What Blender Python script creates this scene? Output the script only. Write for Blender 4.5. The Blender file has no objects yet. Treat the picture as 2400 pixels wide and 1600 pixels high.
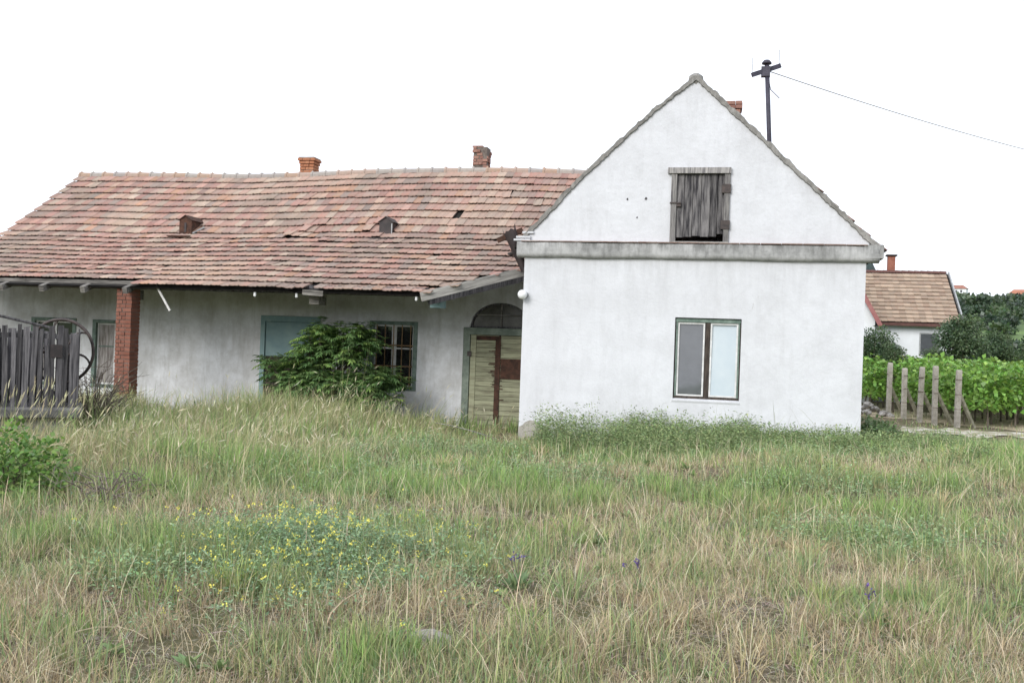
import bpy, bmesh, math, random
import numpy as np
from mathutils import Matrix, Vector
random.seed(7); RNG = np.random.default_rng(11)
S = bpy.context.scene; COL = S.collection
# ---------------------------------------------------------------- camera
CAM = np.array([3.7936, -17.3983, 1.5843]); YAW, PIT, ROL, FPX = .2244, .0021, .036, 2333.
FW = np.array([-math.sin(YAW)*math.cos(PIT), math.cos(YAW)*math.cos(PIT), math.sin(PIT)])
RT = np.array([math.cos(YAW), math.sin(YAW), 0.]); UP = np.cross(RT, FW)
XI = RT*math.cos(ROL)+UP*math.sin(ROL); YI = -RT*math.sin(ROL)+UP*math.cos(ROL)
cd = bpy.data.cameras.new('camera'); cam = bpy.data.objects.new('camera', cd); COL.objects.link(cam)
cd.sensor_width = 36; cd.lens = 35.0; cd.clip_end = 3000
cam.matrix_world = Matrix([[XI[i], YI[i], -FW[i], CAM[i]] for i in range(3)]+[[0, 0, 0, 1]])
S.camera = cam
# ---------------------------------------------------------------- light: bright overcast
SUN_EL, SUN_AZ = math.radians(27), math.radians(202)      # azimuth of the sun, clockwise from +Y
w = bpy.data.worlds.new('World'); S.world = w; w.use_nodes = True
nt = w.node_tree; bg = nt.nodes['Background']
sky = nt.nodes.new('ShaderNodeTexSky'); sky.sky_type = 'NISHITA'; sky.sun_disc = False
sky.sun_elevation = SUN_EL; sky.sun_rotation = SUN_AZ; sky.dust_density = 4
hs = nt.nodes.new('ShaderNodeHueSaturation'); hs.inputs['Saturation'].default_value = .25
mx = nt.nodes.new('ShaderNodeMix'); mx.data_type = 'RGBA'; mx.inputs[0].default_value = .85
nt.links.new(sky.outputs[0], hs.inputs['Color']); nt.links.new(hs.outputs[0], mx.inputs[6])
mx.inputs[7].default_value = (9.5, 10.0, 10.9, 1)           # even cloud layer
nt.links.new(mx.outputs[2], bg.inputs['Color']); bg.inputs['Strength'].default_value = .1
sl = bpy.data.lights.new('sun', 'SUN'); sl.energy = 1.5; sl.angle = math.radians(30); sl.color = (1, .97, .92)
so = bpy.data.objects.new('sun', sl); COL.objects.link(so)
sd = Vector((math.sin(SUN_AZ)*math.cos(SUN_EL), math.cos(SUN_AZ)*math.cos(SUN_EL), math.sin(SUN_EL)))
so.rotation_euler = sd.to_track_quat('Z', 'Y').to_euler(); so.location = (0, -20, 30)
S.view_settings.view_transform = 'Standard'; S.view_settings.look = 'None'
S.view_settings.exposure = .6; S.view_settings.gamma = 1
S.render.engine = 'CYCLES'; S.cycles.max_bounces = 6; S.cycles.transparent_max_bounces = 6

# ---------------------------------------------------------------- helpers
def ray(px, py):
    X, Y = px-1200, 800-py
    x = X*math.cos(ROL)-Y*math.sin(ROL); y = X*math.sin(ROL)+Y*math.cos(ROL)
    return FW+RT*x/FPX+UP*y/FPX
def gp(px, py, z=0.):
    d = ray(px, py); return CAM+d*((z-CAM[2])/d[2])
def at(px, py, D): return CAM+ray(px, py)*D
def project(P):
    Q = P-CAM; z = Q@FW; x = FPX*(Q@RT)/z; y = FPX*(Q@UP)/z
    return 1200+x*math.cos(ROL)+y*math.sin(ROL), 800+x*math.sin(ROL)-y*math.cos(ROL), z
def sstep(a, b, x):
    t = np.clip((x-a)/(b-a), 0, 1); return t*t*(3-2*t)
_lat = RNG.random((256, 256))
def vnoise(x, y, sc, o=0):
    x = np.asarray(x)/sc+1000+o*37.3; y = np.asarray(y)/sc+1000+o*19.7
    i, j = np.floor(x).astype(int), np.floor(y).astype(int); fx, fy = x-i, y-j
    fx = fx*fx*(3-2*fx); fy = fy*fy*(3-2*fy); g = lambda a, b: _lat[a % 256, b % 256]
    return (g(i, j)*(1-fx)+g(i+1, j)*fx)*(1-fy)+(g(i, j+1)*(1-fx)+g(i+1, j+1)*fx)*fy

def tag(o, label=None, cat=None, group=None, kind=None):
    if label: o['label'] = label
    if cat: o['category'] = cat
    if group: o['group'] = group
    if kind: o['kind'] = kind
    return o
def empty(name, loc=(0, 0, 0), rz=0):
    o = bpy.data.objects.new(name, None); COL.objects.link(o); o.location = tuple(loc); o.rotation_euler = (0, 0, rz)
    o.empty_display_size = .2; return o
def link(name, me, parent=None, loc=(0, 0, 0)):
    o = bpy.data.objects.new(name, me); COL.objects.link(o); o.parent = parent; o.location = tuple(loc); return o
def copy_tree(o, parent=None):
    c = o.copy(); COL.objects.link(c); c.parent = parent
    for ch in o.children: copy_tree(ch, c)
    return c

class MB:
    def __init__(s): s.v = []; s.f = []
    def add(s, vs, fs):
        b = len(s.v); s.v += [tuple(map(float, p)) for p in vs]; s.f += [tuple(b+i for i in f) for f in fs]; return s
    def box(s, x0, x1, y0, y1, z0, z1):
        return s.add([(x, y, z) for z in (z0, z1) for y in (y0, y1) for x in (x0, x1)],
                     [(0, 2, 3, 1), (4, 5, 7, 6), (0, 1, 5, 4), (2, 6, 7, 3), (0, 4, 6, 2), (1, 3, 7, 5)])
    def bbox(s, x0, x1, y0, y1, z0, z1, b=.006):       # bevelled on the front (-y) face edges
        return s.add([(x0, y1, z0), (x1, y1, z0), (x1, y1, z1), (x0, y1, z1), (x0, y0+b, z0), (x1, y0+b, z0), (x1, y0+b, z1), (x0, y0+b, z1),
                      (x0+b, y0, z0+b), (x1-b, y0, z0+b), (x1-b, y0, z1-b), (x0+b, y0, z1-b)],
                     [(0, 3, 2, 1), (0, 1, 5, 4), (1, 2, 6, 5), (2, 3, 7, 6), (3, 0, 4, 7), (4, 5, 9, 8), (5, 6, 10, 9), (6, 7, 11, 10), (7, 4, 8, 11), (8, 9, 10, 11)])
    def bar(s, a, b, w, h, up=(0, 0, 1)):              # rectangular bar from a to b
        a, b = Vector(a), Vector(b); d = (b-a).normalized(); u = Vector(up); r = d.cross(u).normalized(); u = r.cross(d)
        vs = [p+r*sx*w/2+u*sz*h/2 for p in (a, b) for sx, sz in ((-1, -1), (1, -1), (1, 1), (-1, 1))]
        return s.add(vs, [(0, 1, 2, 3), (7, 6, 5, 4), (0, 4, 5, 1), (1, 5, 6, 2), (2, 6, 7, 3), (3, 7, 4, 0)])
    def tube(s, pts, rad, n=6, closed=False):
        pts = [Vector(p) for p in pts]; m = len(pts); vs = []
        for i, p in enumerate(pts):
            d = (pts[(i+1) % m]-pts[i-1]) if closed else (pts[min(i+1, m-1)]-pts[max(i-1, 0)])
            d.normalize(); u = Vector((0, 0, 1)) if abs(d.z) < .95 else Vector((0, 1, 0))
            r = d.cross(u).normalized(); u = r.cross(d); q = rad[i] if hasattr(rad, '__len__') else rad
            vs += [p+(r*math.cos(2*math.pi*k/n)+u*math.sin(2*math.pi*k/n))*q for k in range(n)]
        fs = []
        for i in range(m if closed else m-1):
            j = (i+1) % m
            fs += [(i*n+k, i*n+(k+1) % n, j*n+(k+1) % n, j*n+k) for k in range(n)]
        if not closed: fs += [tuple(range(n-1, -1, -1)), tuple((m-1)*n+k for k in range(n))]
        return s.add(vs, fs)
    def lathe(s, prof, n=16, c=(0, 0, 0)):
        vs = [(c[0]+r*math.cos(2*math.pi*k/n), c[1]+r*math.sin(2*math.pi*k/n), c[2]+z) for r, z in prof for k in range(n)]
        fs = [(i*n+k, i*n+(k+1) % n, (i+1)*n+(k+1) % n, (i+1)*n+k) for i in range(len(prof)-1) for k in range(n)]
        return s.add(vs, fs)
    def mesh(s, name, mat, smooth=False):
        me = bpy.data.meshes.new(name); me.from_pydata(s.v, [], s.f); me.update()
        bm = bmesh.new(); bm.from_mesh(me); bmesh.ops.recalc_face_normals(bm, faces=bm.faces); bm.to_mesh(me); bm.free()
        if mat: me.materials.append(mat)
        if smooth: me.polygons.foreach_set('use_smooth', [True]*len(me.polygons))
        return me
    def build(s, name, mat, parent=None, smooth=False, loc=(0, 0, 0)):
        return link(name, s.mesh(name, mat, smooth), parent, loc)

def np_mesh(name, V, F, C, mat, smooth=False):
    """V (n,3); F list of (m,k) int arrays; C (n,3) colour of the piece or None"""
    me = bpy.data.meshes.new(name); V = np.asarray(V, np.float32)
    me.vertices.add(len(V)); me.vertices.foreach_set('co', V.ravel())
    idx = np.concatenate([f.ravel() for f in F]).astype(np.int32)
    cnt = np.concatenate([np.full(len(f), f.shape[1], np.int32) for f in F])
    st = np.concatenate([[0], np.cumsum(cnt)[:-1]]).astype(np.int32)
    me.loops.add(len(idx)); me.loops.foreach_set('vertex_index', idx)
    me.polygons.add(len(cnt)); me.polygons.foreach_set('loop_start', st); me.polygons.foreach_set('loop_total', cnt)
    if smooth: me.polygons.foreach_set('use_smooth', np.ones(len(cnt), bool))
    if C is not None:
        a = me.attributes.new('tint', 'FLOAT_COLOR', 'POINT')
        a.data.foreach_set('color', np.concatenate([C, np.ones((len(C), 1))], 1).astype(np.float32).ravel())
    me.update(calc_edges=True); me.materials.append(mat); return me
class NB:                                                  # numpy batch
    def __init__(s): s.V = []; s.F = {}; s.C = []; s.n = 0
    def add(s, V, F, C):
        s.V.append(V); s.C.append(C)
        for f in F: s.F.setdefault(f.shape[1], []).append(f+s.n)
        s.n += len(V)
    def mesh(s, name, mat, smooth=False):
        return np_mesh(name, np.concatenate(s.V), [np.concatenate(v) for v in s.F.values()], np.concatenate(s.C), mat, smooth)
    def build(s, name, mat, parent=None, loc=(0, 0, 0), smooth=False): return link(name, s.mesh(name, mat, smooth), parent, loc)
def unit(v): return v/np.maximum(np.linalg.norm(v, axis=1, keepdims=True), 1e-9)
def blades(nb, P, h, wd, az, lean, col, seg=3, tip=None):
    n = len(P); ts = {3: [0, .38, .72, 1], 2: [0, .5, 1], 4: [0, .3, .55, .8, 1]}[seg]
    d = np.stack([np.cos(az), np.sin(az), 0*az], 1); fa = RNG.random(n)*2*math.pi
    sd = np.stack([np.cos(fa), np.sin(fa), 0*fa], 1); V = []; C = []
    for t in ts:
        c = P+d*(h*lean*t**1.8)[:, None]; c[:, 2] += h*t*(1-.35*np.minimum(lean, 1.2)*t)
        cc = col if tip is None else col*(1-t)+tip*t
        if t < 1:
            o = sd*(wd*.5*(1-t**2*.6))[:, None]; V += [c-o, c+o]; C += [cc, cc]
        else: V.append(c); C.append(cc)
    k = len(V); V = np.stack(V, 1).reshape(-1, 3); C = np.stack(C, 1).reshape(-1, 3)
    b = np.arange(n)[:, None]*k; F = []
    if seg > 1: F.append(np.concatenate([b+np.array([[2*i, 2*i+1, 2*i+3, 2*i+2]]) for i in range(seg-1)]))
    F.append(b+np.array([[2*seg-2, 2*seg-1, 2*seg]])); nb.add(V, F, C)
def leaves(nb, P, D, N, L, W, col, fold=.15):
    """diamond leaves: root P, direction D, normal N (roughly), length L, width W"""
    D = unit(D); X = unit(np.cross(D, N)); N = np.cross(X, D); L = np.asarray(L).reshape(-1, 1)*np.ones((len(P), 1)); W = np.asarray(W).reshape(-1, 1)*np.ones((len(P), 1))
    m = P+D*L*.45+N*W*fold; V = np.stack([P, m-X*W/2, P+D*L-N*L*.08, m+X*W/2], 1).reshape(-1, 3)
    n = len(P); b = np.arange(n)[:, None]*4
    nb.add(V, [b+np.array([[0, 1, 2, 3]])], np.repeat(col, 4, 0))
def rdir(n): return unit(RNG.normal(size=(n, 3)))
def jit(c, n, a=.12):
    return np.clip(np.array(c)*(1+a*RNG.normal(size=(n, 1)))*(1+.35*a*RNG.normal(size=(n, 3))), .005, .95)

# ---------------------------------------------------------------- materials
def newmat(name):
    m = bpy.data.materials.new(name); m.use_nodes = True; t = m.node_tree
    return m, t, t.nodes['Principled BSDF']
def N(t, ty, **kw):
    n = t.nodes.new(ty)
    for k, v in kw.items(): setattr(n, k, v)
    return n
def ramp(t, src, stops):
    r = N(t, 'ShaderNodeValToRGB'); e = r.color_ramp.elements
    while len(e) < len(stops): e.new(.5)
    for i, (p, c) in enumerate(stops): e[i].position = p; e[i].color = (*c, 1)
    t.links.new(src, r.inputs[0]); return r.outputs[0]
def noise(t, scale, detail=6, rough=.6, stretch=(1, 1, 1), coord='Object', rot=(0, 0, 0)):
    tc = N(t, 'ShaderNodeTexCoord'); mp = N(t, 'ShaderNodeMapping'); mp.inputs['Scale'].default_value = stretch; mp.inputs['Rotation'].default_value = rot
    nz = N(t, 'ShaderNodeTexNoise'); nz.inputs['Scale'].default_value = scale; nz.inputs['Detail'].default_value = detail; nz.inputs['Roughness'].default_value = rough
    t.links.new(tc.outputs[coord], mp.inputs[0]); t.links.new(mp.outputs[0], nz.inputs['Vector']); return nz.outputs[0]
def mixc(t, f, a, b, mode='MIX'):
    m = N(t, 'ShaderNodeMix', data_type='RGBA', blend_type=mode)
    for i, v in ((0, f), (6, a), (7, b)):
        if isinstance(v, (int, float)): m.inputs[i].default_value = v
        elif isinstance(v, tuple): m.inputs[i].default_value = (*v, 1)
        else: t.links.new(v, m.inputs[i])
    return m.outputs[2]
def bump(t, b, src, st, dist=.01):
    n = N(t, 'ShaderNodeBump'); n.inputs['Strength'].default_value = st; n.inputs['Distance'].default_value = dist
    t.links.new(src, n.inputs['Height']); t.links.new(n.outputs[0], b.inputs['Normal'])
def noisy(name, c1, c2, scale=6, rough=.85, bs=.3, bd=.01, stretch=(1, 1, 1), lo=.35, hi=.68, spec=.25, metal=0, coord='Object', var=0):
    m, t, b = newmat(name); nz = noise(t, scale, stretch=stretch, coord=coord)
    c = ramp(t, nz, [(lo, c1), (hi, c2)])
    if var:
        oi = N(t, 'ShaderNodeObjectInfo'); mr = N(t, 'ShaderNodeMapRange'); mr.inputs[3].default_value = 1-var; mr.inputs[4].default_value = 1+var
        t.links.new(oi.outputs['Random'], mr.inputs[0]); c = mixc(t, 1., c, mr.outputs[0], 'MULTIPLY')
    t.links.new(c, b.inputs['Base Color']); b.inputs['Roughness'].default_value = rough; b.inputs['Metallic'].default_value = metal
    b.inputs['Specular IOR Level'].default_value = spec
    n2 = noise(t, scale*5, stretch=stretch, coord=coord)
    if bs: bump(t, b, n2, bs, bd)
    return m
def plaster(name, base, dirty, amt=.5, bumpd=.012, rough=.95, streak=True, sc=1., drip=None):
    m, t, b = newmat(name)
    n1 = noise(t, 1.1*sc, 8, .7); n2 = noise(t, 2.6*sc, 6, .65, stretch=(2.2, 2.2, .35)); n3 = noise(t, 22*sc, 8, .7)
    c = ramp(t, n1, [(.38, base), (.8, tuple(b_*(1-amt)+d*amt for b_, d in zip(base, dirty)))])
    if streak:
        f = ramp(t, n2, [(.50, (0, 0, 0)), (.78, (amt*.6,)*3)]); c = mixc(t, f, c, dirty)
    f = ramp(t, n3, [(.60, (0, 0, 0)), (.74, (.28*amt,)*3)]); c = mixc(t, f, c, tuple(d*.7 for d in dirty))
    n4 = noise(t, 3.4*sc, 9, .75); c = mixc(t, ramp(t, n4, [(.47, (0, 0, 0)), (.70, (.34*amt,)*3)]), c, tuple(d*.85 for d in dirty))
    if drip:                                            # rain streaks running down from a ledge
        z1, z0, fac, dc = drip; tc = N(t, 'ShaderNodeTexCoord'); sx = N(t, 'ShaderNodeSeparateXYZ'); t.links.new(tc.outputs['Object'], sx.inputs[0])
        mr = N(t, 'ShaderNodeMapRange'); mr.inputs[1].default_value = z0; mr.inputs[2].default_value = z1; t.links.new(sx.outputs[2], mr.inputs[0])
        n5 = noise(t, 3.2, 7, .7, stretch=(2.4, 2.4, .22)); n6 = ramp(t, n5, [(.40, (0, 0, 0)), (.72, (1, 1, 1))]); mm = N(t, 'ShaderNodeMath', operation='MULTIPLY'); t.links.new(mr.outputs[0], mm.inputs[0]); t.links.new(n6, mm.inputs[1])
        m3 = N(t, 'ShaderNodeMath', operation='MULTIPLY'); t.links.new(mm.outputs[0], m3.inputs[0]); m3.inputs[1].default_value = fac; c = mixc(t, m3.outputs[0], c, dc)
    t.links.new(c, b.inputs['Base Color']); b.inputs['Roughness'].default_value = rough; b.inputs['Specular IOR Level'].default_value = .1
    nb_ = noise(t, 9, 9, .72); bump(t, b, nb_, .55, bumpd); return m
def foliage(name, trans=.3, rough=.6):
    m, t, b = newmat(name); a = N(t, 'ShaderNodeAttribute', attribute_name='tint')
    t.links.new(a.outputs['Color'], b.inputs['Base Color']); b.inputs['Roughness'].default_value = rough; b.inputs['Specular IOR Level'].default_value = .18 if rough > .5 else .45
    tr = N(t, 'ShaderNodeBsdfTranslucent'); t.links.new(a.outputs['Color'], tr.inputs[0]); ms = N(t, 'ShaderNodeMixShader'); ms.inputs[0].default_value = trans
    t.links.new(b.outputs[0], ms.inputs[1]); t.links.new(tr.outputs[0], ms.inputs[2]); t.links.new(ms.outputs[0], t.nodes['Material Output'].inputs[0]); return m
def glass(name, col, rough=.05, mixg=.35):
    m, t, b = newmat(name); nz = noise(t, 5, 5)
    t.links.new(ramp(t, nz, [(.35, col), (.7, tuple(c*1.25 for c in col))]), b.inputs['Base Color'])
    b.inputs['Roughness'].default_value = rough; b.inputs['Specular IOR Level'].default_value = .5+mixg; return m
M = {}
M['white'] = plaster('white_plaster', (.645, .655, .69), (.40, .40, .41), .5, .018, drip=(3.14, 2.5, .34, (.33, .335, .34)))
M['white_gable'] = plaster('white_gable_plaster', (.645, .655, .69), (.40, .40, .41), .5, .022)
M['wing'] = plaster('grey_white_plaster', (.72, .735, .765), (.30, .29, .265), .85)
M['band'] = plaster('weathered_cornice_render', (.47, .47, .47), (.09, .09, .085), .85, .02, sc=2., drip=(3.42, 3.22, 1.0, (.045, .045, .042)))
M['fillet'] = plaster('lichen_mortar', (.36, .35, .335), (.085, .08, .075), .9, .03, sc=3)
M['bare'] = plaster('bare_render', (.42, .40, .36), (.20, .19, .17), .8, .03, sc=3)
M['oldwood'] = noisy('silver_weathered_wood', (.10, .095, .10), (.36, .345, .33), 9, .9, .5, .01, stretch=(4, 4, .28), var=.3)
M['darkwood'] = noisy('dark_weathered_and_shaded_wood', (.028, .027, .031), (.15, .143, .15), 9, .9, .6, .012, stretch=(4, 4, .25), var=.45)  # weathered dark wood; also carries painted eave shade on the right porch timbers
M['beam'] = noisy('weathered_beam', (.07, .065, .06), (.27, .255, .235), 8, .9, .5, .01, stretch=(.3, 4, 4), var=.25)
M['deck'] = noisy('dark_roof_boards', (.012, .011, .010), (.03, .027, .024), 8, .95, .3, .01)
M['hatchwood'] = noisy('grey_black_hatch_wood', (.025, .024, .028), (.20, .19, .19), 5, .9, .6, .012, stretch=(4, 4, .45), lo=.36, hi=.66, var=.22)
M['palewood'] = noisy('pale_bare_wood', (.42, .41, .39), (.66, .65, .62), 8, .8, .3, .005, stretch=(3, 3, .4))
M['rust'] = noisy('rusty_iron', (.035, .02, .015), (.10, .047, .031), 12, .85, .4, .006, spec=.3)
M['darkmetal'] = noisy('dark_painted_sheet', (.022, .018, .019), (.05, .036, .036), 6, .6, .2, .004, spec=.4)
M['iron'] = noisy('dark_cast_iron', (.028, .022, .022), (.075, .055, .05), 14, .6, .3, .004, spec=.4)
M['mast'] = noisy('dark_steel_mast', (.03, .03, .045), (.06, .055, .08), 8, .6, .2, .004, spec=.4)
M['zinc'] = noisy('pale_zinc', (.25, .26, .27), (.42, .43, .44), 8, .6, .2, .004)
M['greenpaint'] = noisy('faded_green_paint', (.10, .145, .125), (.21, .27, .235), 9, .75, .3, .004, var=.12)
M['bluepaint'] = noisy('faded_blue_green_paint', (.17, .265, .285), (.27, .375, .37), 2.5, .7, .2, .004, var=.08)
M['doorpaint'] = noisy('peeling_pale_green_paint', (.17, .16, .11), (.31, .315, .215), 7, .8, .4, .006, stretch=(.4, 1, 2.6), lo=.30, hi=.56, var=.16)
M['whitepaint'] = noisy('flaking_white_paint', (.55, .55, .54), (.74, .74, .75), 10, .7, .2, .003)
M['brownpaint'] = noisy('bare_brown_frame', (.028, .023, .021), (.085, .068, .056), 10, .8, .3, .004, stretch=(3, 3, .5))
M['concrete'] = noisy('old_concrete', (.22, .215, .20), (.42, .41, .38), 8, .95, .5, .012, var=.15)
M['stone'] = noisy('grey_field_stone', (.20, .19, .18), (.46, .44, .42), 6, .95, .6, .03, var=.25)
M['glassdark'] = glass('dusty_dark_glass', (.018, .019, .020), .06)
M['glassgrey'] = glass('dusty_grey_glass', (.085, .09, .10), .04, .0)
M['glassgrey'].node_tree.nodes['Principled BSDF'].inputs['IOR'].default_value = 1.85
M['palepane'] = noisy('pale_blue_pane', (.46, .53, .585), (.53, .59, .63), 2, .12, 0, spec=.6)  # plain pale blue fill over the whole right pane
M['globe'] = noisy('white_opal_glass', (.75, .76, .77), (.82, .83, .84), 3, .18, 0, spec=.5)
M['bar'] = noisy('rusty_bar', (.16, .10, .055), (.34, .23, .13), 20, .9, .3)
M['mortar'] = noisy('dark_mortar', (.10, .085, .075), (.20, .17, .15), 20, .95, .4, .01)
M['grass'] = foliage('grass_blades', .24, .7); M['leaf'] = foliage('green_leaves', .32, .36)
M['stem'] = noisy('grey_brown_stems', (.08, .065, .05), (.20, .17, .14), 20, .9, .3, .005)
M['strawstem'] = noisy('dry_straw_stem', (.46, .39, .27), (.62, .54, .40), 20, .9, .2, .003)
M['curtain'] = noisy('stained_lace_curtain', (.16, .14, .13), (.42, .40, .39), 7, .95, 0, stretch=(3, 1, .4))
def tile_mat(name, mode):
    m, t, b = newmat(name)
    src = N(t, 'ShaderNodeAttribute', attribute_name='tint').outputs['Color'] if mode == 'attr' else N(t, 'ShaderNodeObjectInfo').outputs['Color']
    n1 = noise(t, 5.5, 8, .7, coord='Object' if mode == 'attr' else 'Object'); f = ramp(t, n1, [(.42, (0, 0, 0)), (.72, (.6,)*3)])
    c = mixc(t, f, src, (.27, .245, .215)); n2 = noise(t, 30, 5, .7); c = mixc(t, ramp(t, n2, [(.55, (0, 0, 0)), (.75, (.45,)*3)]), c, (.12, .115, .10))
    t.links.new(c, b.inputs['Base Color']); b.inputs['Roughness'].default_value = .9; b.inputs['Specular IOR Level'].default_value = .15
    bump(t, b, n2, .35, .004); return m
M['tile_attr'] = tile_mat('clay_tile_joined', 'attr'); M['tile_obj'] = tile_mat('clay_tile', 'obj')
def brick_mat(name, c1, c2):
    m, t, b = newmat(name); oi = N(t, 'ShaderNodeObjectInfo'); c = ramp(t, oi.outputs['Random'], [(0, c1), (1, c2)])
    n1 = noise(t, 14, 7, .7); c = mixc(t, ramp(t, n1, [(.48, (0, 0, 0)), (.75, (.6,)*3)]), c, (.11, .09, .08))
    t.links.new(c, b.inputs['Base Color']); b.inputs['Roughness'].default_value = .9; b.inputs['Specular IOR Level'].default_value = .15; bump(t, b, n1, .5, .006); return m
M['brick'] = brick_mat('red_brick', (.185, .075, .053), (.25, .11, .08)); M['brick_o'] = brick_mat('orange_brick', (.34, .14, .075), (.42, .20, .115))
M['brick_d'] = brick_mat('dull_brick', (.22, .11, .09), (.33, .19, .15))

# ---------------------------------------------------------------- terrain
def ground_h(x, y):
    x = np.asarray(x, float); y = np.asarray(y, float)
    h = (vnoise(x, y, 2.3)-.5)*.10+(vnoise(x, y, .6, 3)-.5)*.035
    front = np.exp(-((y+.5)/2.2)**2)                                   # along the gable wall
    h += front*(-.12+.17*sstep(1.5, 6, x))*sstep(-3, 1, x)+.16*np.exp(-((y+4.6)/2.2)**2)*sstep(1.5, 4.5, x)
    h += -.16*sstep(-4, 1.5, y)*sstep(.5, -1.5, x)
    h += sstep(5.2, 7.5, x)*(.10*np.exp(-((y+2)/3)**2)-.45*sstep(0, 11, y))
    d = np.hypot(x-CAM[0], y-CAM[1])
    h += -.25*sstep(45, 80, d)
    return h
xs = np.concatenate([np.linspace(-400, -22, 14)[:-1], np.arange(-22, 28, .3), np.linspace(28, 500, 16)[1:]])
ys = np.concatenate([np.linspace(-250, -26, 10)[:-1], np.arange(-26, 44, .3), np.linspace(44, 700, 20)[1:]])
gx, gy = np.meshgrid(xs, ys); nx = len(xs)
V = np.stack([gx, gy, ground_h(gx, gy)], 2).reshape(-1, 3)
i = np.arange(len(xs)-1)[None, :]+np.arange(len(ys)-1)[:, None]*nx; i = i.ravel()
gm, t, b = newmat('dry_soil_and_thatch')
n1 = noise(t, .9, 8, .7); n2 = noise(t, 14, 8, .75); n3 = noise(t, 60, 4, .7)
c = ramp(t, n2, [(.30, (.085, .07, .052)), (.52, (.19, .155, .115)), (.72, (.36, .31, .235))])
c = mixc(t, ramp(t, n1, [(.40, (0, 0, 0)), (.60, (.75,)*3)]), c, (.135, .145, .065))
t.links.new(c, b.inputs['Base Color']); b.inputs['Roughness'].default_value = 1; b.inputs['Specular IOR Level'].default_value = .05; bump(t, b, n3, .8, .03)
tag(link('ground', np_mesh('ground', V, [np.stack([i, i+1, i+nx+1, i+nx], 1)], None, gm, True)), kind='structure')
# chalky track and bare vineyard soil
def sheet(name, poly_c, wid, mat, lift, n=60, wob=.25, kind='structure'):
    a, b_ = np.array(poly_c[0]), np.array(poly_c[1]); tdir = (b_-a)/np.linalg.norm(b_-a); nd = np.array([-tdir[1], tdir[0]]); m = 8; V = []
    for k in range(n+1):
        p = a+(b_-a)*k/n; hw = wid/2*(1+wob*(vnoise(k*.35, 1, 1.)-.5)*2); off = wob*wid*(vnoise(k*.2, 7, 1.)-.5)
        for j in range(m+1):
            q = p+nd*((j/m*2-1)*hw+off); V.append((q[0], q[1], float(ground_h(q[0], q[1]))+lift))
    k = np.arange(n)[:, None]*(m+1)+np.arange(m)[None, :]; k = k.ravel()
    return tag(link(name, np_mesh(name, np.array(V), [np.stack([k, k+1, k+m+2, k+m+1], 1)], None, mat, True)), kind=kind)
M['chalk'] = noisy('white_chalk_gravel', (.27, .25, .16), (.62, .59, .53), 2.2, 1, .6, .03, lo=.44, hi=.62, spec=.05)
M['soil'] = noisy('pale_sandy_soil', (.36, .30, .21), (.54, .465, .345), 3, 1, .6, .04, spec=.05)

# ================================================================ the farmhouse
house = tag(empty('farmhouse'), 'old white farmhouse with tall gable front and long red tiled wing', 'house')
W = 5.8
def slices_wall(name, xs, zb, zt, y0, y1, openings, mat, parent):
    """wall between y0 (front) and y1; openings: (x0,x1,zlo(x),zhi(x)); xs must hold every opening edge"""
    mb = MB(); xs = sorted(set(round(x, 4) for x in xs))
    def quad(a, b_, c_, d): mb.add([a, b_, c_, d], [(0, 1, 2, 3)])
    for x0, x1 in zip(xs[:-1], xs[1:]):
        xm = (x0+x1)/2; ops = sorted([o for o in openings if o[0] < xm < o[1]], key=lambda o: o[2](xm))
        cuts = [(zb(x0), zb(x1))]
        for o in ops: cuts += [(o[2](x0), o[2](x1)), (o[3](x0), o[3](x1))]
        cuts += [(zt(x0), zt(x1))]
        for k in range(0, len(cuts), 2):
            (a0, a1), (b0, b1) = cuts[k], cuts[k+1]
            quad((x0, y0, a0), (x1, y0, a1), (x1, y0, b1), (x0, y0, b0)); quad((x0, y1, a0), (x0, y1, b0), (x1, y1, b1), (x1, y1, a1))
        for a0, a1 in cuts[1:-1]+[cuts[0], cuts[-1]]: quad((x0, y0, a0), (x0, y1, a0), (x1, y1, a1), (x1, y0, a1))
    for o in openings:
        for x in o[:2]:
            if o[3](x)-o[2](x) > .01: quad((x, y0, o[2](x)), (x, y1, o[2](x)), (x, y1, o[3](x)), (x, y0, o[3](x)))
    for x in (xs[0], xs[-1]): quad((x, y0, zb(x)), (x, y1, zb(x)), (x, y1, zt(x)), (x, y0, zt(x)))
    return mb.build(name, mat, parent)
K = lambda v: (lambda x: v)
def inter(pts): return lambda x: float(np.interp(x, [p[0] for p in pts], [p[1] for p in pts]))
# gable block: lower wall, cornice, gable wall
WX0, WX1, WZ0, WZ1 = 2.70, 3.82, .735, 2.14
gw = slices_wall('wall', [0, WX0, WX1, W], K(-.6), K(3.15), 0, .42, [(WX0, WX1, K(WZ0), K(WZ1))], M['white'], house)
mb = MB().box(W-.42, W, .42, 12, -.6, 3.4).box(0, W, 12, 12.4, -.6, 3.4).box(0, .42, .42, 2.2, -.6, 3.4); mb.build('side_wall', M['white'], house)
rakeL = [(-.14, 3.40), (.25, 3.80), (.8, 4.40), (1.39, 4.98), (2.2, 5.72), (2.91, 6.30)]; rakeR = [(2.91, 6.30), (3.6, 5.66), (4.44, 4.86), (5.2, 4.13), (5.82, 3.54), (6.02, 3.40)]
rk = inter([(x, z-.05) for x, z in rakeL+rakeR[1:]])
HX0, HX1, HZ0, HZ1 = 2.60, 3.50, 3.44, 4.64
rng_x = list(np.linspace(-.02, 5.84, 50))+[HX0, HX1, 2.91]
slices_wall('gable_wall', rng_x, K(3.36), rk, .012, .40, [(HX0, HX1, K(HZ0), K(HZ1))], M['white_gable'], house)
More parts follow.
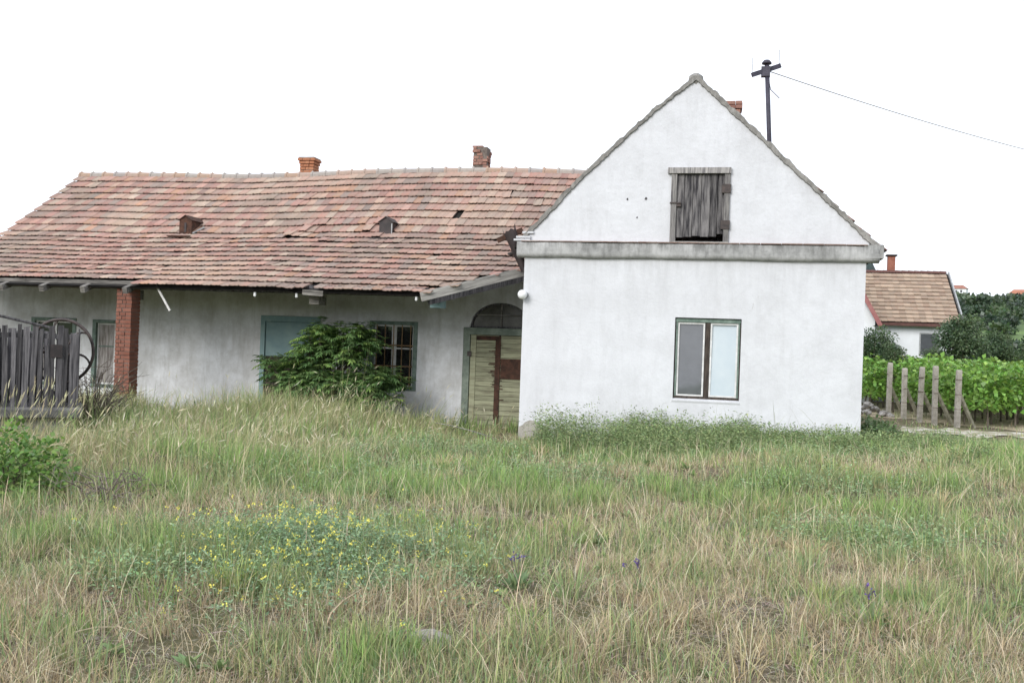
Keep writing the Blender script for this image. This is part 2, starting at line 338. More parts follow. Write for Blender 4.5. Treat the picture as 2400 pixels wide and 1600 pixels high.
slices_wall('rear_gable_wall', list(np.linspace(.1, 5.7, 20))+[2.91], K(3.3), lambda x: rk(x)-.1, 12.0, 12.35, [], M['white'], house)
# cornice: rounded band, slightly uneven
mb = MB(); prof = [(.05, 3.125), (-.03, 3.13), (-.07, 3.145), (-.095, 3.17), (-.10, 3.21), (-.105, 3.365), (-.098, 3.395), (-.05, 3.408), (.05, 3.41)]
cx = np.linspace(-.13, 6.0, 40); vs = []
for x in cx:
    e = (vnoise(x, 0, .5, 5)-.5)*.018; d = (x/6-.5)*-.0
    vs += [(x, y+e*(y < 0), z+e+d-.02*sstep(5.4, 6, x)*(z > 3.3)) for y, z in prof]
n = len(prof); fs = [(a*n+k, a*n+k+1, (a+1)*n+k+1, (a+1)*n+k) for a in range(len(cx)-1) for k in range(n-1)]+[tuple(range(n)), tuple((len(cx)-1)*n+k for k in range(n))]
mb.add(vs, fs); mb.build('cornice', M['band'], house, True)
MB().box(5.75, 6.06, -.1, .4, 3.20, 3.42).build('cornice_end', M['band'], house)
# thin row of brick-red coping tiles on the cornice
mb = MB()
for k in range(17):
    x = -.05+k*.345; mb.box(x, x+.335, -.12+random.uniform(-.01, .01), .02, 3.408, 3.424+random.uniform(0, .004))
mb.build('cornice_coping', noisy('thin_red_coping', (.19, .12, .10), (.36, .30, .27), 5, .9, .3), house)
# exposed render at the corner
pts = [(-.004, .11), (.06, .13), (.11, .19), (.2, .235), (.30, .225), (.38, .16), (.47, .13), (.55, .05), (.62, -.3), (-.004, -.3)]
mb = MB(); mb.add([(x, -.006, z) for x, z in pts]+[(x, .02, z) for x, z in pts], [tuple(range(10))]+[(k, (k+1) % 10, 10+(k+1) % 10, 10+k) for k in range(10)]); mb.build('exposed_render', M['bare'], house)
# small plaster chips
for x, z, r in ((1.80, 4.18, .018), (2.12, 4.19, .024), (1.98, 3.86, .014)):
    MB().add([(x+r*math.cos(a)*random.uniform(.5, 1.2), .006, z+r*1.3*math.sin(a)*random.uniform(.5, 1.2)) for a in np.linspace(0, 6, 8)], [tuple(range(8))]).build('plaster_chip', M['darkwood'], house)
def crack(pts, wd=.004):
    vs = []
    for k, (x, z) in enumerate(pts): q = wd*(.3+.7*math.sin(math.pi*(k+.4)/len(pts)))/2; vs += [(x-q, -.0025, z-q), (x+q, -.0025, z+q)]
    MB().add(vs, [(2*k, 2*k+1, 2*k+3, 2*k+2) for k in range(len(pts)-1)]).build('crack', M['bare'], house)
for x, z, dx, dz, n_ in ((3.84, 2.16, .05, .07, 6), (2.66, .70, -.04, -.055, 6)):
    pts = []
    for k in range(n_): pts.append((x, z)); x += dx+random.gauss(0, .025); z += dz+random.gauss(0, .02)
    crack(pts)
# verge mortar: jagged grey band along the rakes
def verge(pts, flip, right):
    f = inter(pts); x0, x1 = pts[0][0], pts[-1][0]; mb = MB(); vs = []; n = 90; wv = 0
    for k in range(n+1):
        x = x0+(x1-x0)*k/n; z = f(x); st = ((k % 9)/9-.5)*.026*(1 if not right else -1)+(vnoise(k*.9, 3, 1.)-.5)*.022
        wi = .022+.02*vnoise(k*.25, 9, 1.)+.025*vnoise(k*1.3, 5, 1.); s2 = .70
        # across the rake: outer edge up, inner edge down
        for (o, y) in ((.018+st, -.045), (-wi, -.03), (-wi-.012, .03), (.05+st, .10), (.05+st, .4)):
            vs.append((x+(-s2 if not right else s2)*o*1., y, z+o*s2))
    for k in range(n):
        for j in range(4): mb.add([vs[k*5+j], vs[k*5+j+1], vs[k*5+j+6], vs[k*5+j+5]], [(0, 1, 2, 3)])
    mb.build('verge_mortar', M['fillet'], house)
verge(rakeL, 0, False); verge(rakeR, 0, True)
MB().lathe([(0.001, .0), (.11, .0), (.135, .08), (.12, .17), (.06, .215), (.001, .22)], 9, (2.90, .12, 6.16)).build('ridge_end_cap', M['fillet'], house)

# window of the gable wall
def rect_frame(mb, x0, x1, z0, z1, y0, y1, w, wt=None, wb=None):
    wt = wt or w; wb = wb or w
    mb.box(x0, x0+w, y0, y1, z0, z1); mb.box(x1-w, x1, y0, y1, z0, z1); mb.box(x0+w, x1-w, y0+.002, y1-.002, z1-wt, z1); mb.box(x0+w, x1-w, y0+.002, y1-.002, z0, z0+wb); return mb
win = rect_frame(MB(), WX0+.003, WX1-.003, WZ0+.003, WZ1-.003, .055, .14, .045, .075, .05).build('window', M['brownpaint'], house)
MB().box(WX0+.01, WX1-.01, .045, .06, WZ1-.075, WZ1-.015).build('head_rail', M['greenpaint'], win)
MB().box(3.215, 3.30, .060, .135, WZ0+.05, WZ1-.08).build('mullion', M['brownpaint'], win)
for x in (WX0+.02, WX1-.05): MB().box(x, x+.028, .050, .057, WZ0+.05, WZ1-.02).build('paint_strip', M['greenpaint'], win)
for (a, b_, mt) in ((WX0+.05, 3.21, 'glassgrey'), (3.305, WX1-.05, 'palepane')):
    s_ = rect_frame(MB(), a, b_, WZ0+.055, WZ1-.08, .068, .12, .028).build('sash', M['whitepaint'], win)
    MB().add([(a+.026, .078, WZ0+.08), (b_-.026, .078, WZ0+.08), (b_-.026, .114, WZ1-.105), (a+.026, .114, WZ1-.105), (a+.026, .084, WZ0+.08), (b_-.026, .084, WZ0+.08), (b_-.026, .12, WZ1-.105), (a+.026, .12, WZ1-.105)], [(0, 1, 2, 3), (7, 6, 5, 4), (0, 4, 5, 1), (1, 5, 6, 2), (2, 6, 7, 3), (3, 7, 4, 0)]).build('pane', M[mt], win)
mb = MB(); mb.add([(WX0-.01, -.012, WZ0-.012), (WX1+.01, -.012, WZ0-.012), (WX1+.01, .06, WZ0+.012), (WX0-.01, .06, WZ0+.012), (WX0-.01, -.012, WZ0-.03), (WX1+.01, -.012, WZ0-.03), (WX1+.03, .0, WZ0-.06), (WX0-.03, .0, WZ0-.06)],
    [(0, 1, 2, 3), (0, 4, 5, 1), (4, 7, 6, 5), (0, 3, 7, 4), (1, 5, 6, 2)]); mb.build('sill', M['white'], win)
# attic hatch
hat = MB().box(HX0-.11, HX1+.06, -.055, .10, HZ1-.02, HZ1+.08).build('attic_hatch', M['oldwood'], house)
for x0, x1, mt in ((HX0-.045, HX0+.05, 'oldwood'), (HX1-.045, HX1+.05, 'oldwood')): MB().box(x0, x1, -.03, .11, HZ0-.02, HZ1-.02).build('jamb', M[mt], hat)
px = [HX0+.045, 2.78, 2.925, 3.07, 3.225, 3.345, HX1-.04]
for k in range(6):
    zb = HZ0+random.uniform(.08, .11)+(.04 if k == 5 else 0); yo = random.uniform(-.012, .004)
    o = MB().bbox(px[k]+.003, px[k+1]-.004, .02+yo, .05+yo, zb, HZ1-.028, .005).build('plank', M['hatchwood'], hat)
for z in (4.36, 3.74): MB().box(HX1-.09, HX1+.065, -.045, .012, z-.075, z+.075).build('hinge', M['iron'], hat)
MB().box(HX0-.06, HX0+.13, -.045, -.005, 4.10, 4.125).box(HX0+.05, HX0+.13, -.03, .012, 4.05, 4.12).build('latch', M['iron'], hat)
MB().box(HX0-.02, HX1+.05, -.09, .3, HZ0-.03, HZ0+.005).build('hatch_sill', M['fillet'], hat)
# globe lamp on the corner
lamp = tag(empty('wall_lamp', (.03, 0, 2.46)), 'small round white globe lamp on the corner of the white gable wall', 'lamp')
mb = MB(); mb.lathe([(.001, 0), (.055, 0), (.055, .03), (.035, .045), (.035, .06)], 14)
o = mb.build('base', M['zinc'], lamp, True); o.rotation_euler = (math.pi/2, 0, 0); o.location = (.01, .002, 0)
mb = MB(); mb.lathe([(.001, -.085)]+[(.085*math.cos(a), .085*math.sin(a)) for a in np.linspace(-1.4, 1.4, 12)]+[(.001, .085)], 18); o = mb.build('globe', M['globe'], lamp, True); o.location = (-.02, -.13, 0)

# wing walls
YW, XL = 2.2, -13.35
arc = lambda x: 1.90+math.sqrt(max(0, .64**2-(x+.93)**2))*.78
ops = [(-1.70, -.16, K(-.3), K(1.885)), (-1.57, -.29, K(1.885), arc), (-6.21, -4.84, K(-.3), K(2.0)), (-3.73, -2.68, K(.53), K(1.96)), (-10.29, -9.15, K(.28), K(1.79)), (-11.87, -10.71, K(.28), K(1.80))]
wx = [XL, 0]+[v for o in ops for v in o[:2]]+list(np.linspace(-1.57, -.29, 25))
slices_wall('wing_wall', wx, K(-.6), K(3.28), YW, YW+.45, ops, M['wing'], house)
MB().box(XL, XL+.4, YW+.45, 10, -.6, 3.3).box(XL, 0, 10, 10.4, -.6, 3.0).build('wing_back_wall', M['wing'], house)
mb = MB(); mb.add([(XL+.1, YW, 3.2), (XL+.1, 10, 3.0), (XL+.1, 6.1, 5.5), (XL+.1, 3.1, 3.55)], [(0, 1, 2, 3)]); mb.build('wing_gable', M['wing'], house)
MB().box(-13.3, -.1, 2.7, 2.72, -.5, 2.6).build('dark_interior', M['deck'], house)  # near-black sheet painted in as the darkness of the rooms behind the openings
# arched door
door = MB(); door.box(-1.693, -1.555, YW-.02, YW+.09, -.3, 1.88); door.box(-.305, -.167, YW-.02, YW+.09, -.3, 1.88); door.box(-1.555, -.305, YW-.018, YW+.088, 1.745, 1.88)
door = door.build('door', noisy('grey_green_door_frame', (.13, .16, .135), (.24, .28, .235), 8, .8, .3, .005), house)
for lx0, lx1 in ((-1.55, -.955), (-.925, -.31)):
    z = -.28; k = 0
    while z < 1.72:
        h = min(.098, 1.742-z); yo = random.uniform(-.004, .004)
        MB().bbox(lx0, lx1, YW+.03+yo, YW+.06+yo, z+.002, z+h-.002, .006).build('board', M['doorpaint'], door); z += h; k += 1
MB().box(-1.545, -1.43, YW+.012, YW+.034, -.05, 1.735).build('stile', M['doorpaint'], door)
MB().box(-1.02, -.915, YW+.005, YW+.03, -.05, 1.72).build('rust_strip', M['rust'], door)
MB().box(-1.42, -1.02, YW+.008, YW+.03, 1.635, 1.72).build('rust_strip', M['rust'], door)
MB().box(-.90, -.32, YW+.010, YW+.034, .86, 1.27).build('rust_plate', M['rust'], door)
mb = MB()
for k in range(46):
    side = random.random() < .5; z = random.gauss(1.05, .28); l = abs(random.gauss(.05, .045))+.01; xx = -1.02-l if side else -.915
    mb.box(xx, xx+l, YW+.0135+k*.0002, YW+.03, z, z+random.uniform(.006, .018))
mb.build('rust_streak', M['rust'], door)
MB().box(-1.60, -1.52, YW-.035, YW-.01, 1.30, 1.40).build('hinge', M['iron'], door)
MB().box(-.953, -.928, YW+.04, YW+.06, -.3, 1.74).build('leaf_gap', M['deck'], door)
# fanlight over the door
nseg = 24; fan = MB(); vs = []
for k in range(nseg+1):
    a = math.pi*k/nseg; vs.append((-.93-.638*math.cos(a), 1.90+.638*.78*math.sin(a)))
pane_poly = [(x, YW+.10, z) for x, z in vs]
for k in range(nseg):
    (x0, z0), (x1, z1) = vs[k], vs[k+1]; i0, i1 = [(-.93+(x+.93)*.94, 1.90+(z-1.90)*.93) for x, z in (vs[k], vs[k+1])]
    fan.add([(x0, YW+.06, z0), (x1, YW+.06, z1), (i1[0], YW+.06, i1[1]), (i0[0], YW+.06, i0[1]), (i0[0], YW+.1, i0[1]), (i1[0], YW+.1, i1[1])], [(0, 1, 2, 3), (3, 2, 5, 4)])
fan.box(-1.53, -.33, YW+.05, YW+.1, 1.886, 1.92); fan = fan.build('fanlight', M['darkwood'], house)
MB().box(-.945, -.915, YW+.055, YW+.095, 1.92, 2.37).build('muntin', M['beam'], fan)
MB().box(-1.44, -.42, YW+.058, YW+.093, 2.135, 2.16).build('muntin', M['beam'], fan)
mb = MB(); mb.add(pane_poly, [tuple(range(nseg+1))]); mb.build('pane', noisy('dusty_brown_glass', (.035, .032, .028), (.085, .08, .07), 7, .25, 0, spec=.5), fan)
# blue door
bd = rect_frame(MB(), -6.205, -4.845, -.3, 1.995, YW-.015, YW+.09, .10, .12).build('door', M['bluepaint'], house); bd['label'] = 'faded blue door behind the leafy shrub'
MB().bbox(-6.103, -4.947, YW+.02, YW+.05, 1.13, 1.872, .012).build('panel', M['bluepaint'], bd)
MB().bbox(-6.103, -5.5, YW+.045, YW+.07, -.25, 1.127, .012).build('panel', M['brownpaint'], bd)
# barred windows of the wing
def barred(x0, x1, z0, z1, simple=False):
    f = rect_frame(MB(), x0+.004, x1-.004, z0+.004, z1-.004, YW-.02, YW+.09, .085, .07, .07).build('window', M['greenpaint'], house)
    a, b_, c_, d = x0+.09, x1-.09, z0+.075, z1-.075; xm = (a+b_)/2
    rect_frame(MB(), a, b_, c_, d, YW+.05, YW+.1, .035).build('sash', M['whitepaint'], f)
    MB().box(xm-.05, xm+.05, YW+.045, YW+.1, c_+.035, d-.035).build('mullion', M['whitepaint'], f)
    zs = c_+(d-c_)*.62
    for u, v in ((a+.035, xm-.05), (xm+.05, b_-.035)):
        MB().box(u, v, YW+.055, YW+.095, zs-.015, zs+.015).build('muntin', M['greenpaint' if simple else 'whitepaint'], f)
        for q0, q1 in ((c_+.035, zs-.015), (zs+.015, d-.035)):
            MB().box(u, v, YW+.07, YW+.078, q0, q1).build('pane', M['curtain'] if simple and random.random() < .6 else M['glassdark'], f)
    if not simple:
        for k in range(5):
            x = a+(b_-a)*(k+.35)/4.7; MB().tube([(x, YW+.01, z0+.06), (x, YW+.01, z1-.06)], .011, 6).build('bar', M['bar'], f)
        for z in (z0+.28, z0+.50, z0+.93): MB().box(a-.03, b_+.03, YW-.004, YW+.024, z-.012, z+.012).build('cross_bar', M['bar'], f)
    return f
barred(-3.73, -2.68, .53, 1.96); barred(-10.29, -9.15, .28, 1.79, True); barred(-11.87, -10.71, .28, 1.80, True)

# ---------------------------------------------------------------- roofs
EAVE, KINK, RIDGE = (-.27, 2.43), (3.09, 3.68), (6.1, 5.67)
pr_pts = [EAVE, (2.2, 3.335), (3.3, 3.80), (4.0, 4.275), RIDGE]
seg = [0]
for a, b_ in zip(pr_pts[:-1], pr_pts[1:]): seg.append(seg[-1]+math.dist(a, b_))
def prof_at(s): return np.interp(s, seg, [p[0] for p in pr_pts]), np.interp(s, seg, [p[1] for p in pr_pts])
ridge_dz = inter([(-14, 0), (-11.8, 0), (-10, -.035), (-8.5, -.05), (-7.2, -.02), (-5.5, .05), (-3.5, .085), (-2, .09), (-.5, .05), (1, 0), (4, 0)])
def sag(x, y):
    wgt = np.clip((y+.27)/6.37, 0, 1)
    return ridge_dz(x)*wgt+(float(vnoise(x, y, 1.6, 8))-.5)*.045*math.sin(math.pi*min(1, max(0, wgt)))+(float(vnoise(x, 0, 2.2, 2))-.5)*.04*(1-wgt)
def z_wing(y): return float(np.interp(y, [p[0] for p in pr_pts], [p[1] for p in pr_pts]))
def z_gl(x): return 3.49+.9426*(x+.05)
def x_right(y):
    if y < 1.40: return -1.72+(y+.27)*1.03
    if y < 2.55: return -.02
    return max(-.02, (z_wing(y)-3.49)/.9426-.05)+.12
XLT = -13.6; TW, TE = .19, .356
# deck following the profile
mb = MB(); ss = np.linspace(.05, seg[-1], 30); xs_ = np.linspace(0, 1, 30); vs = []
for s in ss:
    y, z = prof_at(s); xr = x_right(y)
    for q in xs_:
        x = XLT+.03+(xr-.05-XLT)*q; vs.append((x, y, z-.018+sag(x, y)))
nn = len(xs_); fs = [(a*nn+k, a*nn+k+1, (a+1)*nn+k+1, (a+1)*nn+k) for a in range(len(ss)-1) for k in range(nn-1)]
off = len(vs); vs += [(x, y, z-.03) for x, y, z in vs]; fs += [tuple(off+i for i in f[::-1]) for f in fs]
mb.add(vs, fs); mb.add([(XLT+.03, 6.1, 5.63), (2.4, 6.1, 5.63), (0, 10.8, 2.5), (XLT+.03, 10.8, 2.5)], [(0, 1, 2, 3)])
roof = mb.build('wing_roof', M['deck'], house)
# one tile (12 quads)
PX = np.array([-.0965, -.062, -.02, .022, .062, .0965]); PZ = np.array([.017, .002, .0, .009, .0, .014])
def tile_geo():
    V = []
    for y, z0 in ((0, .060), (.20, .039), (.415, .012)): V += [(x, y, z0+p) for x, p in zip(PX, PZ)]
    V += [(x, 0, .060+p-.015) for x, p in zip(PX, PZ)]
    F = [(k, k+1, 6+k+1, 6+k) for k in range(5)]+[(6+k, 7+k, 13+k, 12+k) for k in range(5)]+[(k, 18+k, 19+k, k+1) for k in range(5)]+[(0, 6, 18, 18)][:0]
    V += [(PX[0], .415, -.004), (PX[5], .415, -.004)]; F += [(0, 12, 24, 18), (5, 23, 25, 17)]
    return np.array(V), F
TV, TF = tile_geo()
PAL = .93*np.array([(.40, .225, .185), (.43, .27, .225), (.36, .20, .18), (.46, .34, .265), (.50, .43, .345), (.31, .22, .20), (.255, .24, .22), (.44, .265, .17), (.38, .29, .25)])
PW = np.array([.22, .20, .10, .15, .08, .07, .05, .05, .08]); PW = PW/PW.sum()
def tile_cols(n): 
    c = PAL[RNG.choice(len(PAL), n, p=PW)]*.6+np.array((.365, .215, .178))*.4; return np.clip(c*(1+.09*RNG.normal(size=(n, 1))), .05, .7)
def frame_of(P, U, Sd):
    U = U/np.linalg.norm(U); Sd = Sd-U*(Sd@U); Sd = Sd/np.linalg.norm(Sd); Nn = np.cross(U, Sd); return np.array([U, Sd, Nn]), P
tiles = []; row = 0; s = 0.
DORM = [(-8.755, 3.34), (-3.865, 3.34)]
while s < seg[-1]-.12:
    y, z = prof_at(s); y2, z2 = prof_at(min(s+TE, seg[-1])); k = 0; x = XLT+TW/2+random.uniform(0, .05)
    xr_lim = x_right((y+y2)/2)
    while x < xr_lim-TW*.45:
        skip = (row == 0 and x < -7.62) or (row == 0 and abs(x+4.0) < TW/2) or (abs(x+2.42) < TW/2 and y < 4.06 < y2) or (abs(x+3.55) < TW/2*.55 and y < 1.8 < y2)
        if not skip:
            U = np.array([1., 0, sag(x+.1, y)-sag(x-.1, y)]); U[0] = .2; P = np.array([x, y, z+sag(x, y)+.0]); Sd = np.array([0, y2-y, z2-z+sag(x, y2)-sag(x, y)])
            a = random.gauss(0, .012); 
            if random.random() < .012: a += random.gauss(0, .09); P = P+np.array([0, -.05, -.02])
            if (x+5.0)**2/1.6+(y-3.3)**2/.35 < 1: a += random.gauss(0, .05); P[2] += abs(random.gauss(0, .02))
            R_, _ = frame_of(P, U, Sd); ca, sa = math.cos(a), math.sin(a); R_ = np.array([R_[0]*ca+R_[1]*sa, -R_[0]*sa+R_[1]*ca, R_[2]])
            P = P+R_[2]*random.gauss(0, .004)+R_[1]*random.gauss(0, .006); tiles.append((P, R_))
        x += TW
    s += TE; row += 1
tcols = tile_cols(len(tiles)); TP = np.array([t_[0] for t_ in tiles])
# weathered patches: paler at mid roof, greyer top left
g = sstep(.55, .75, vnoise(TP[:, 0], TP[:, 1]*1.6, 1.5, 4))[:, None]; tcols = tcols*(1-g*.45)+np.array((.42, .32, .25))*g*.5
g = sstep(.50, .80, .6*vnoise(TP[:, 0], TP[:, 1]*1.3, 1.3, 6)+.4*vnoise(TP[:, 0], TP[:, 1], .4, 7))[:, None]; tcols = tcols*(1-g*.6)+np.array((.215, .18, .155))*g*.6
q = np.array([project(p) for p in TP]); vis = (q[:, 0] > 0) & (q[:, 0] < 2400)
area = np.array([abs(np.dot(t_[1][2], t_[0]-CAM))/np.linalg.norm(t_[0]-CAM)**3 for t_ in tiles])*vis
order = np.argsort(-area); single = set(order[:300].tolist())
me1 = bpy.data.meshes.new('tile'); me1.from_pydata(TV.tolist(), [], TF); me1.materials.append(M['tile_obj'])
nbt = NB(); tq = np.array(TF)
for i, (P, R_) in enumerate(tiles):
    if i in single:
        o = link('tile', me1, roof); o.matrix_local = Matrix([[R_[0][r], R_[1][r], R_[2][r], P[r]] for r in range(3)]+[[0, 0, 0, 1]]); o.color = (*tcols[i], 1)
    else: nbt.add(P+TV@R_, [tq], np.repeat(tcols[i:i+1], len(TV), 0))
tag(nbt.build('roof_tiles', M['tile_attr'], roof), kind='stuff')
# ridge tiles
rt = MB(); n = 7; L = .40; vs = []
for y_, r in ((0, .118), (.05, .122), (.06, .105), (L, .092)): vs += [(y_, r*1.05*math.cos(a), r*math.sin(a)) for a in np.linspace(-.25, math.pi+.25, n)]
rt.add(vs, [(a*n+k, a*n+k+1, (a+1)*n+k+1, (a+1)*n+k) for a in range(3) for k in range(n-1)])
rt.add([(-.01, -.028, .105), (-.01, .028, .105), (.055, 0, .11), (.02, 0, .145)], [(0, 1, 3), (1, 2, 3), (2, 0, 3)])
rmesh = rt.mesh('ridge_tile', M['tile_obj']); x = XLT-.02; k = 0
while x < 2.1:
    o = link('ridge_tile', rmesh, roof); o.location = (x, 6.1, 5.655+ridge_dz(x)); o.rotation_euler = (random.gauss(0, .04), math.atan2(ridge_dz(x)-ridge_dz(x+.35), .35)+random.gauss(0, .015)-.02, random.gauss(0, .015))
    cg = np.array(random.choice([(.36, .33, .31), (.33, .30, .29), (.41, .30, .25), (.40, .27, .20), (.38, .34, .31)])); o.color = (*cg, 1); x += .352; k += 1
# back slope: simple joined tiles
def tile_plane(O, U, Sd, nu, ns, cols, parent, name, mat, tw=TW, te=TE, zs=1., skip=None):
    nb = NB(); U = np.array(U, float); U /= np.linalg.norm(U); Sd = np.array(Sd, float); Sd /= np.linalg.norm(Sd); R_ = np.array([U, Sd, np.cross(U, Sd)])
    sc = np.array([tw/TW, te/TE, zs])
    for r in range(ns):
        for k in range(nu):
            P = np.array(O)+U*(k+.5)*tw+Sd*r*te+R_[2]*random.gauss(0, .004)
            if skip and skip(P): continue
            nb.add(P+(TV*sc)@R_, [tq], np.repeat(cols(1), len(TV), 0))
    return tag(nb.build(name, mat, parent), kind='stuff')
tile_plane((2.3, 10.9, 2.45), (-1, 0, 0), (0, -4.8, 3.2), 83, 16, tile_cols, roof, 'rear_roof_tiles', M['tile_attr'])
# gable roof
mb = MB(); A = (2.91, 6.24)
for sgn, xe, ze in ((-1, -.2, 3.33), (1, 6.05, 3.33)):
    mb.add([(xe, .02, ze), (A[0], .02, A[1]), (A[0], 12.5, A[1]), (xe, 12.5, ze), (xe, .02, ze-.04), (A[0], .02, A[1]-.05), (A[0], 12.5, A[1]-.05), (xe, 12.5, ze-.04)], [(0, 1, 2, 3), (7, 6, 5, 4), (0, 4, 5, 1), (0, 3, 7, 4)])
groof = mb.build('gable_roof', M['deck'], house)
tile_plane((-.24, 12.4, 3.30), (0, -1, 0), (3.11, 0, 2.91), 64, 12, tile_cols, groof, 'roof_tiles', M['tile_attr'], skip=lambda P: 2.3+1.4*P[0]+.35 < P[1] < 9.6-1.4*P[0])
tile_plane((6.09, .12, 3.30), (0, 1, 0), (-3.14, 0, 2.91), 64, 12, tile_cols, groof, 'roof_tiles', M['tile_attr'])
y = .2
while y < 12.3:
    o = link('ridge_tile', rmesh, groof); o.location = (2.91, y, 6.25); o.rotation_euler = (0, 0, math.pi/2); o.color = (.36, .32, .29, 1); y += .352
# broken verge slates at left corner
mb = MB()
for k, (x, z, l) in enumerate(((-.20, 3.425, .30), (-.16, 3.475, .26), (-.05, 3.56, .2))): mb.box(x, x+l, -.06+.01*k, .25, z, z+.034)
mb.build('loose_mortar', M['white'], house)
# porch timber: rafters, plate beam, tie beams, diagonal fascia
x = -13.4; k = 0
while x < -1.9:
    f_ = 0 if x < -7.6 else .33; MB().bar((x, -.31+f_, 2.335+f_*.37), (x, 3.0, 3.555), .10, .12).build('rafter', M['beam' if x < -7.6 else 'darkwood'], house); x += .93; k += 1  # right-hand rafters darkened in colour to paint the shade under the eave
for x0, x1 in ((-13.5, -10.2), (-10.2, -6.9), (-6.9, -4.1), (-4.1, -1.75)):
    MB().box(x0+.005, x1-.005, -.10, .07, 2.22+.16, 2.40+.14).build('plate_beam', M['beam' if x1 < -6.5 else 'darkwood'], house)  # eave shadow painted in: beams to the right take the darker wood
for x, mt in ((-1.66, 'bluepaint'), (-4.05, 'beam'), (-7.98, 'beam')):
    MB().box(x-.10, x+.10, .07, .42, 2.19, 2.385).build('tie_beam', M[mt], house)
fa, fb = Vector((-1.80, -.34, 2.36)), Vector((-.12, 1.34, 3.02)); fd = (fb-fa); fl = fd.length; fd.normalize(); fr = fd.cross(Vector((0, 0, 1))).normalized(); fu = fr.cross(fd)
fo = MB().bbox(-.024, .024, -.085, .085, 0, fl, .006).build('fascia', noisy('pale_grey_fascia', (.12, .115, .11), (.46, .44, .41), 7, .9, .5, .01, stretch=(3, 3, .25), lo=.3, hi=.62), house)
fo.matrix_local = Matrix([[fr[k], fu[k], fd[k], fa[k]] for k in range(3)]+[[0, 0, 0, 1]])
MB().bar((-1.70, -.20, 2.30), (-.05, 1.45, 2.94), .10, .14).build('verge_rafter', M['darkwood'], house)
MB().bar((-7.26, -.12, 2.46), (-6.92, -.16, 1.98), .04, .025, (0, 1, 0)).build('hanging_lath', M['palewood'], house)
MB().bar((-4.15, -.22, 2.40), (-3.75, -.20, 2.38), .05, .10).build('broken_batten', M['beam'], house)
for x in (-5.15, -4.3, -1.95):
    MB().lathe([(.001, 0), (.022, .0), (.03, .03), (.02, .05), (.028, .07), (.001, .085)], 8, (x, -.16, 2.30)).build('insulator', M['globe'], house)
# broken valley gutter
mb = MB(); n = 9; A_, B_ = Vector((-.33, .22, 3.60)), Vector((-.06, .30, 2.90)); rag = [.30, .02, -.02, .06, .03, .10, .02, .20, .34]; vs = []
for k in range(n):
    a = math.pi*(.95+1.1*k/(n-1)); r0, r1 = .125, .055; d = (A_-B_).normalized()
    p0 = A_+d*rag[k]*.45; side = Vector((d.z, 0, -d.x))
    for p, r in ((p0, r0), (A_*.5+B_*.5, .09), (B_, r1)): vs.append(p+side*math.cos(a)*r+Vector((0, 1, 0))*math.sin(a)*r)
mb.add(vs, [(k*3+j, k*3+j+1, (k+1)*3+j+1, (k+1)*3+j) for k in range(n-1) for j in range(2)]); mb.build('broken_gutter', M['darkmetal'], house, True)
MB().bar((-.58, .26, 3.45), (-.12, .30, 3.66), .05, .09).build('gutter_bracket', M['rust'], house)
MB().bar((-.40, .5, 3.22), (-.05, .5, 3.36), .3, .03).build('lead_flashing', M['darkmetal'], house)

# dormer vents
def dormer(x, rusty):
    mf = M['rust'] if rusty else M['darkmetal']; w_, y0, z0, hz = .155, 3.30, 3.80, .36; ap = z0+hz+.11; sl_ = .66
    def back(z): return y0+max(0, (z-z0-.0)/sl_)
    o = MB(); o.add([(x-w_, y0, z0), (x+w_, y0, z0), (x+w_, y0, z0+hz), (x, y0, ap), (x-w_, y0, z0+hz)], [(0, 1, 2, 3, 4)])
    o.add([(x-w_, y0, z0), (x-w_, y0, z0+hz), (x-w_, back(z0+hz), z0+hz)], [(0, 1, 2)]); o.add([(x+w_, y0, z0), (x+w_, y0, z0+hz), (x+w_, back(z0+hz), z0+hz)], [(0, 1, 2)])
    o = o.build('roof_vent', mf, house)
    r = MB(); e = .03
    for sg in (-1, 1):
        r.add([(x, y0-.03, ap+.008), (x+sg*(w_+e), y0-.03, z0+hz-.01), (x+sg*(w_+e), back(z0+hz)+.02, z0+hz-.01), (x, back(ap)+.05, ap+.008), (x, y0-.03, ap-.006), (x+sg*(w_+e), y0-.03, z0+hz-.024)], [(0, 1, 2, 3), (0, 4, 5, 1)])
    r.build('vent_roof', mf, o)
    MB().bar((x-w_-.12, 3.10, 3.76), (x+w_+.14, 3.10, 3.76), .25, .02).build('flashing', mf, o)
    if rusty:
        MB().box(x-.02, x+.03, y0-.012, y0-.004, z0+.08, z0+.30).build('rust_hole', M['darkmetal'], o); MB().bar((x+.17, 3.32, 3.86), (x+.36, 3.50, 4.02), .10, .03).build('metal_patch', M['zinc'], o)
    else: MB().box(x+w_-.028, x+w_-.005, y0-.012, y0-.003, z0+.03, z0+hz-.04).build('trim_strip', M['zinc'], o)
dormer(-8.755, True); dormer(-3.865, False)
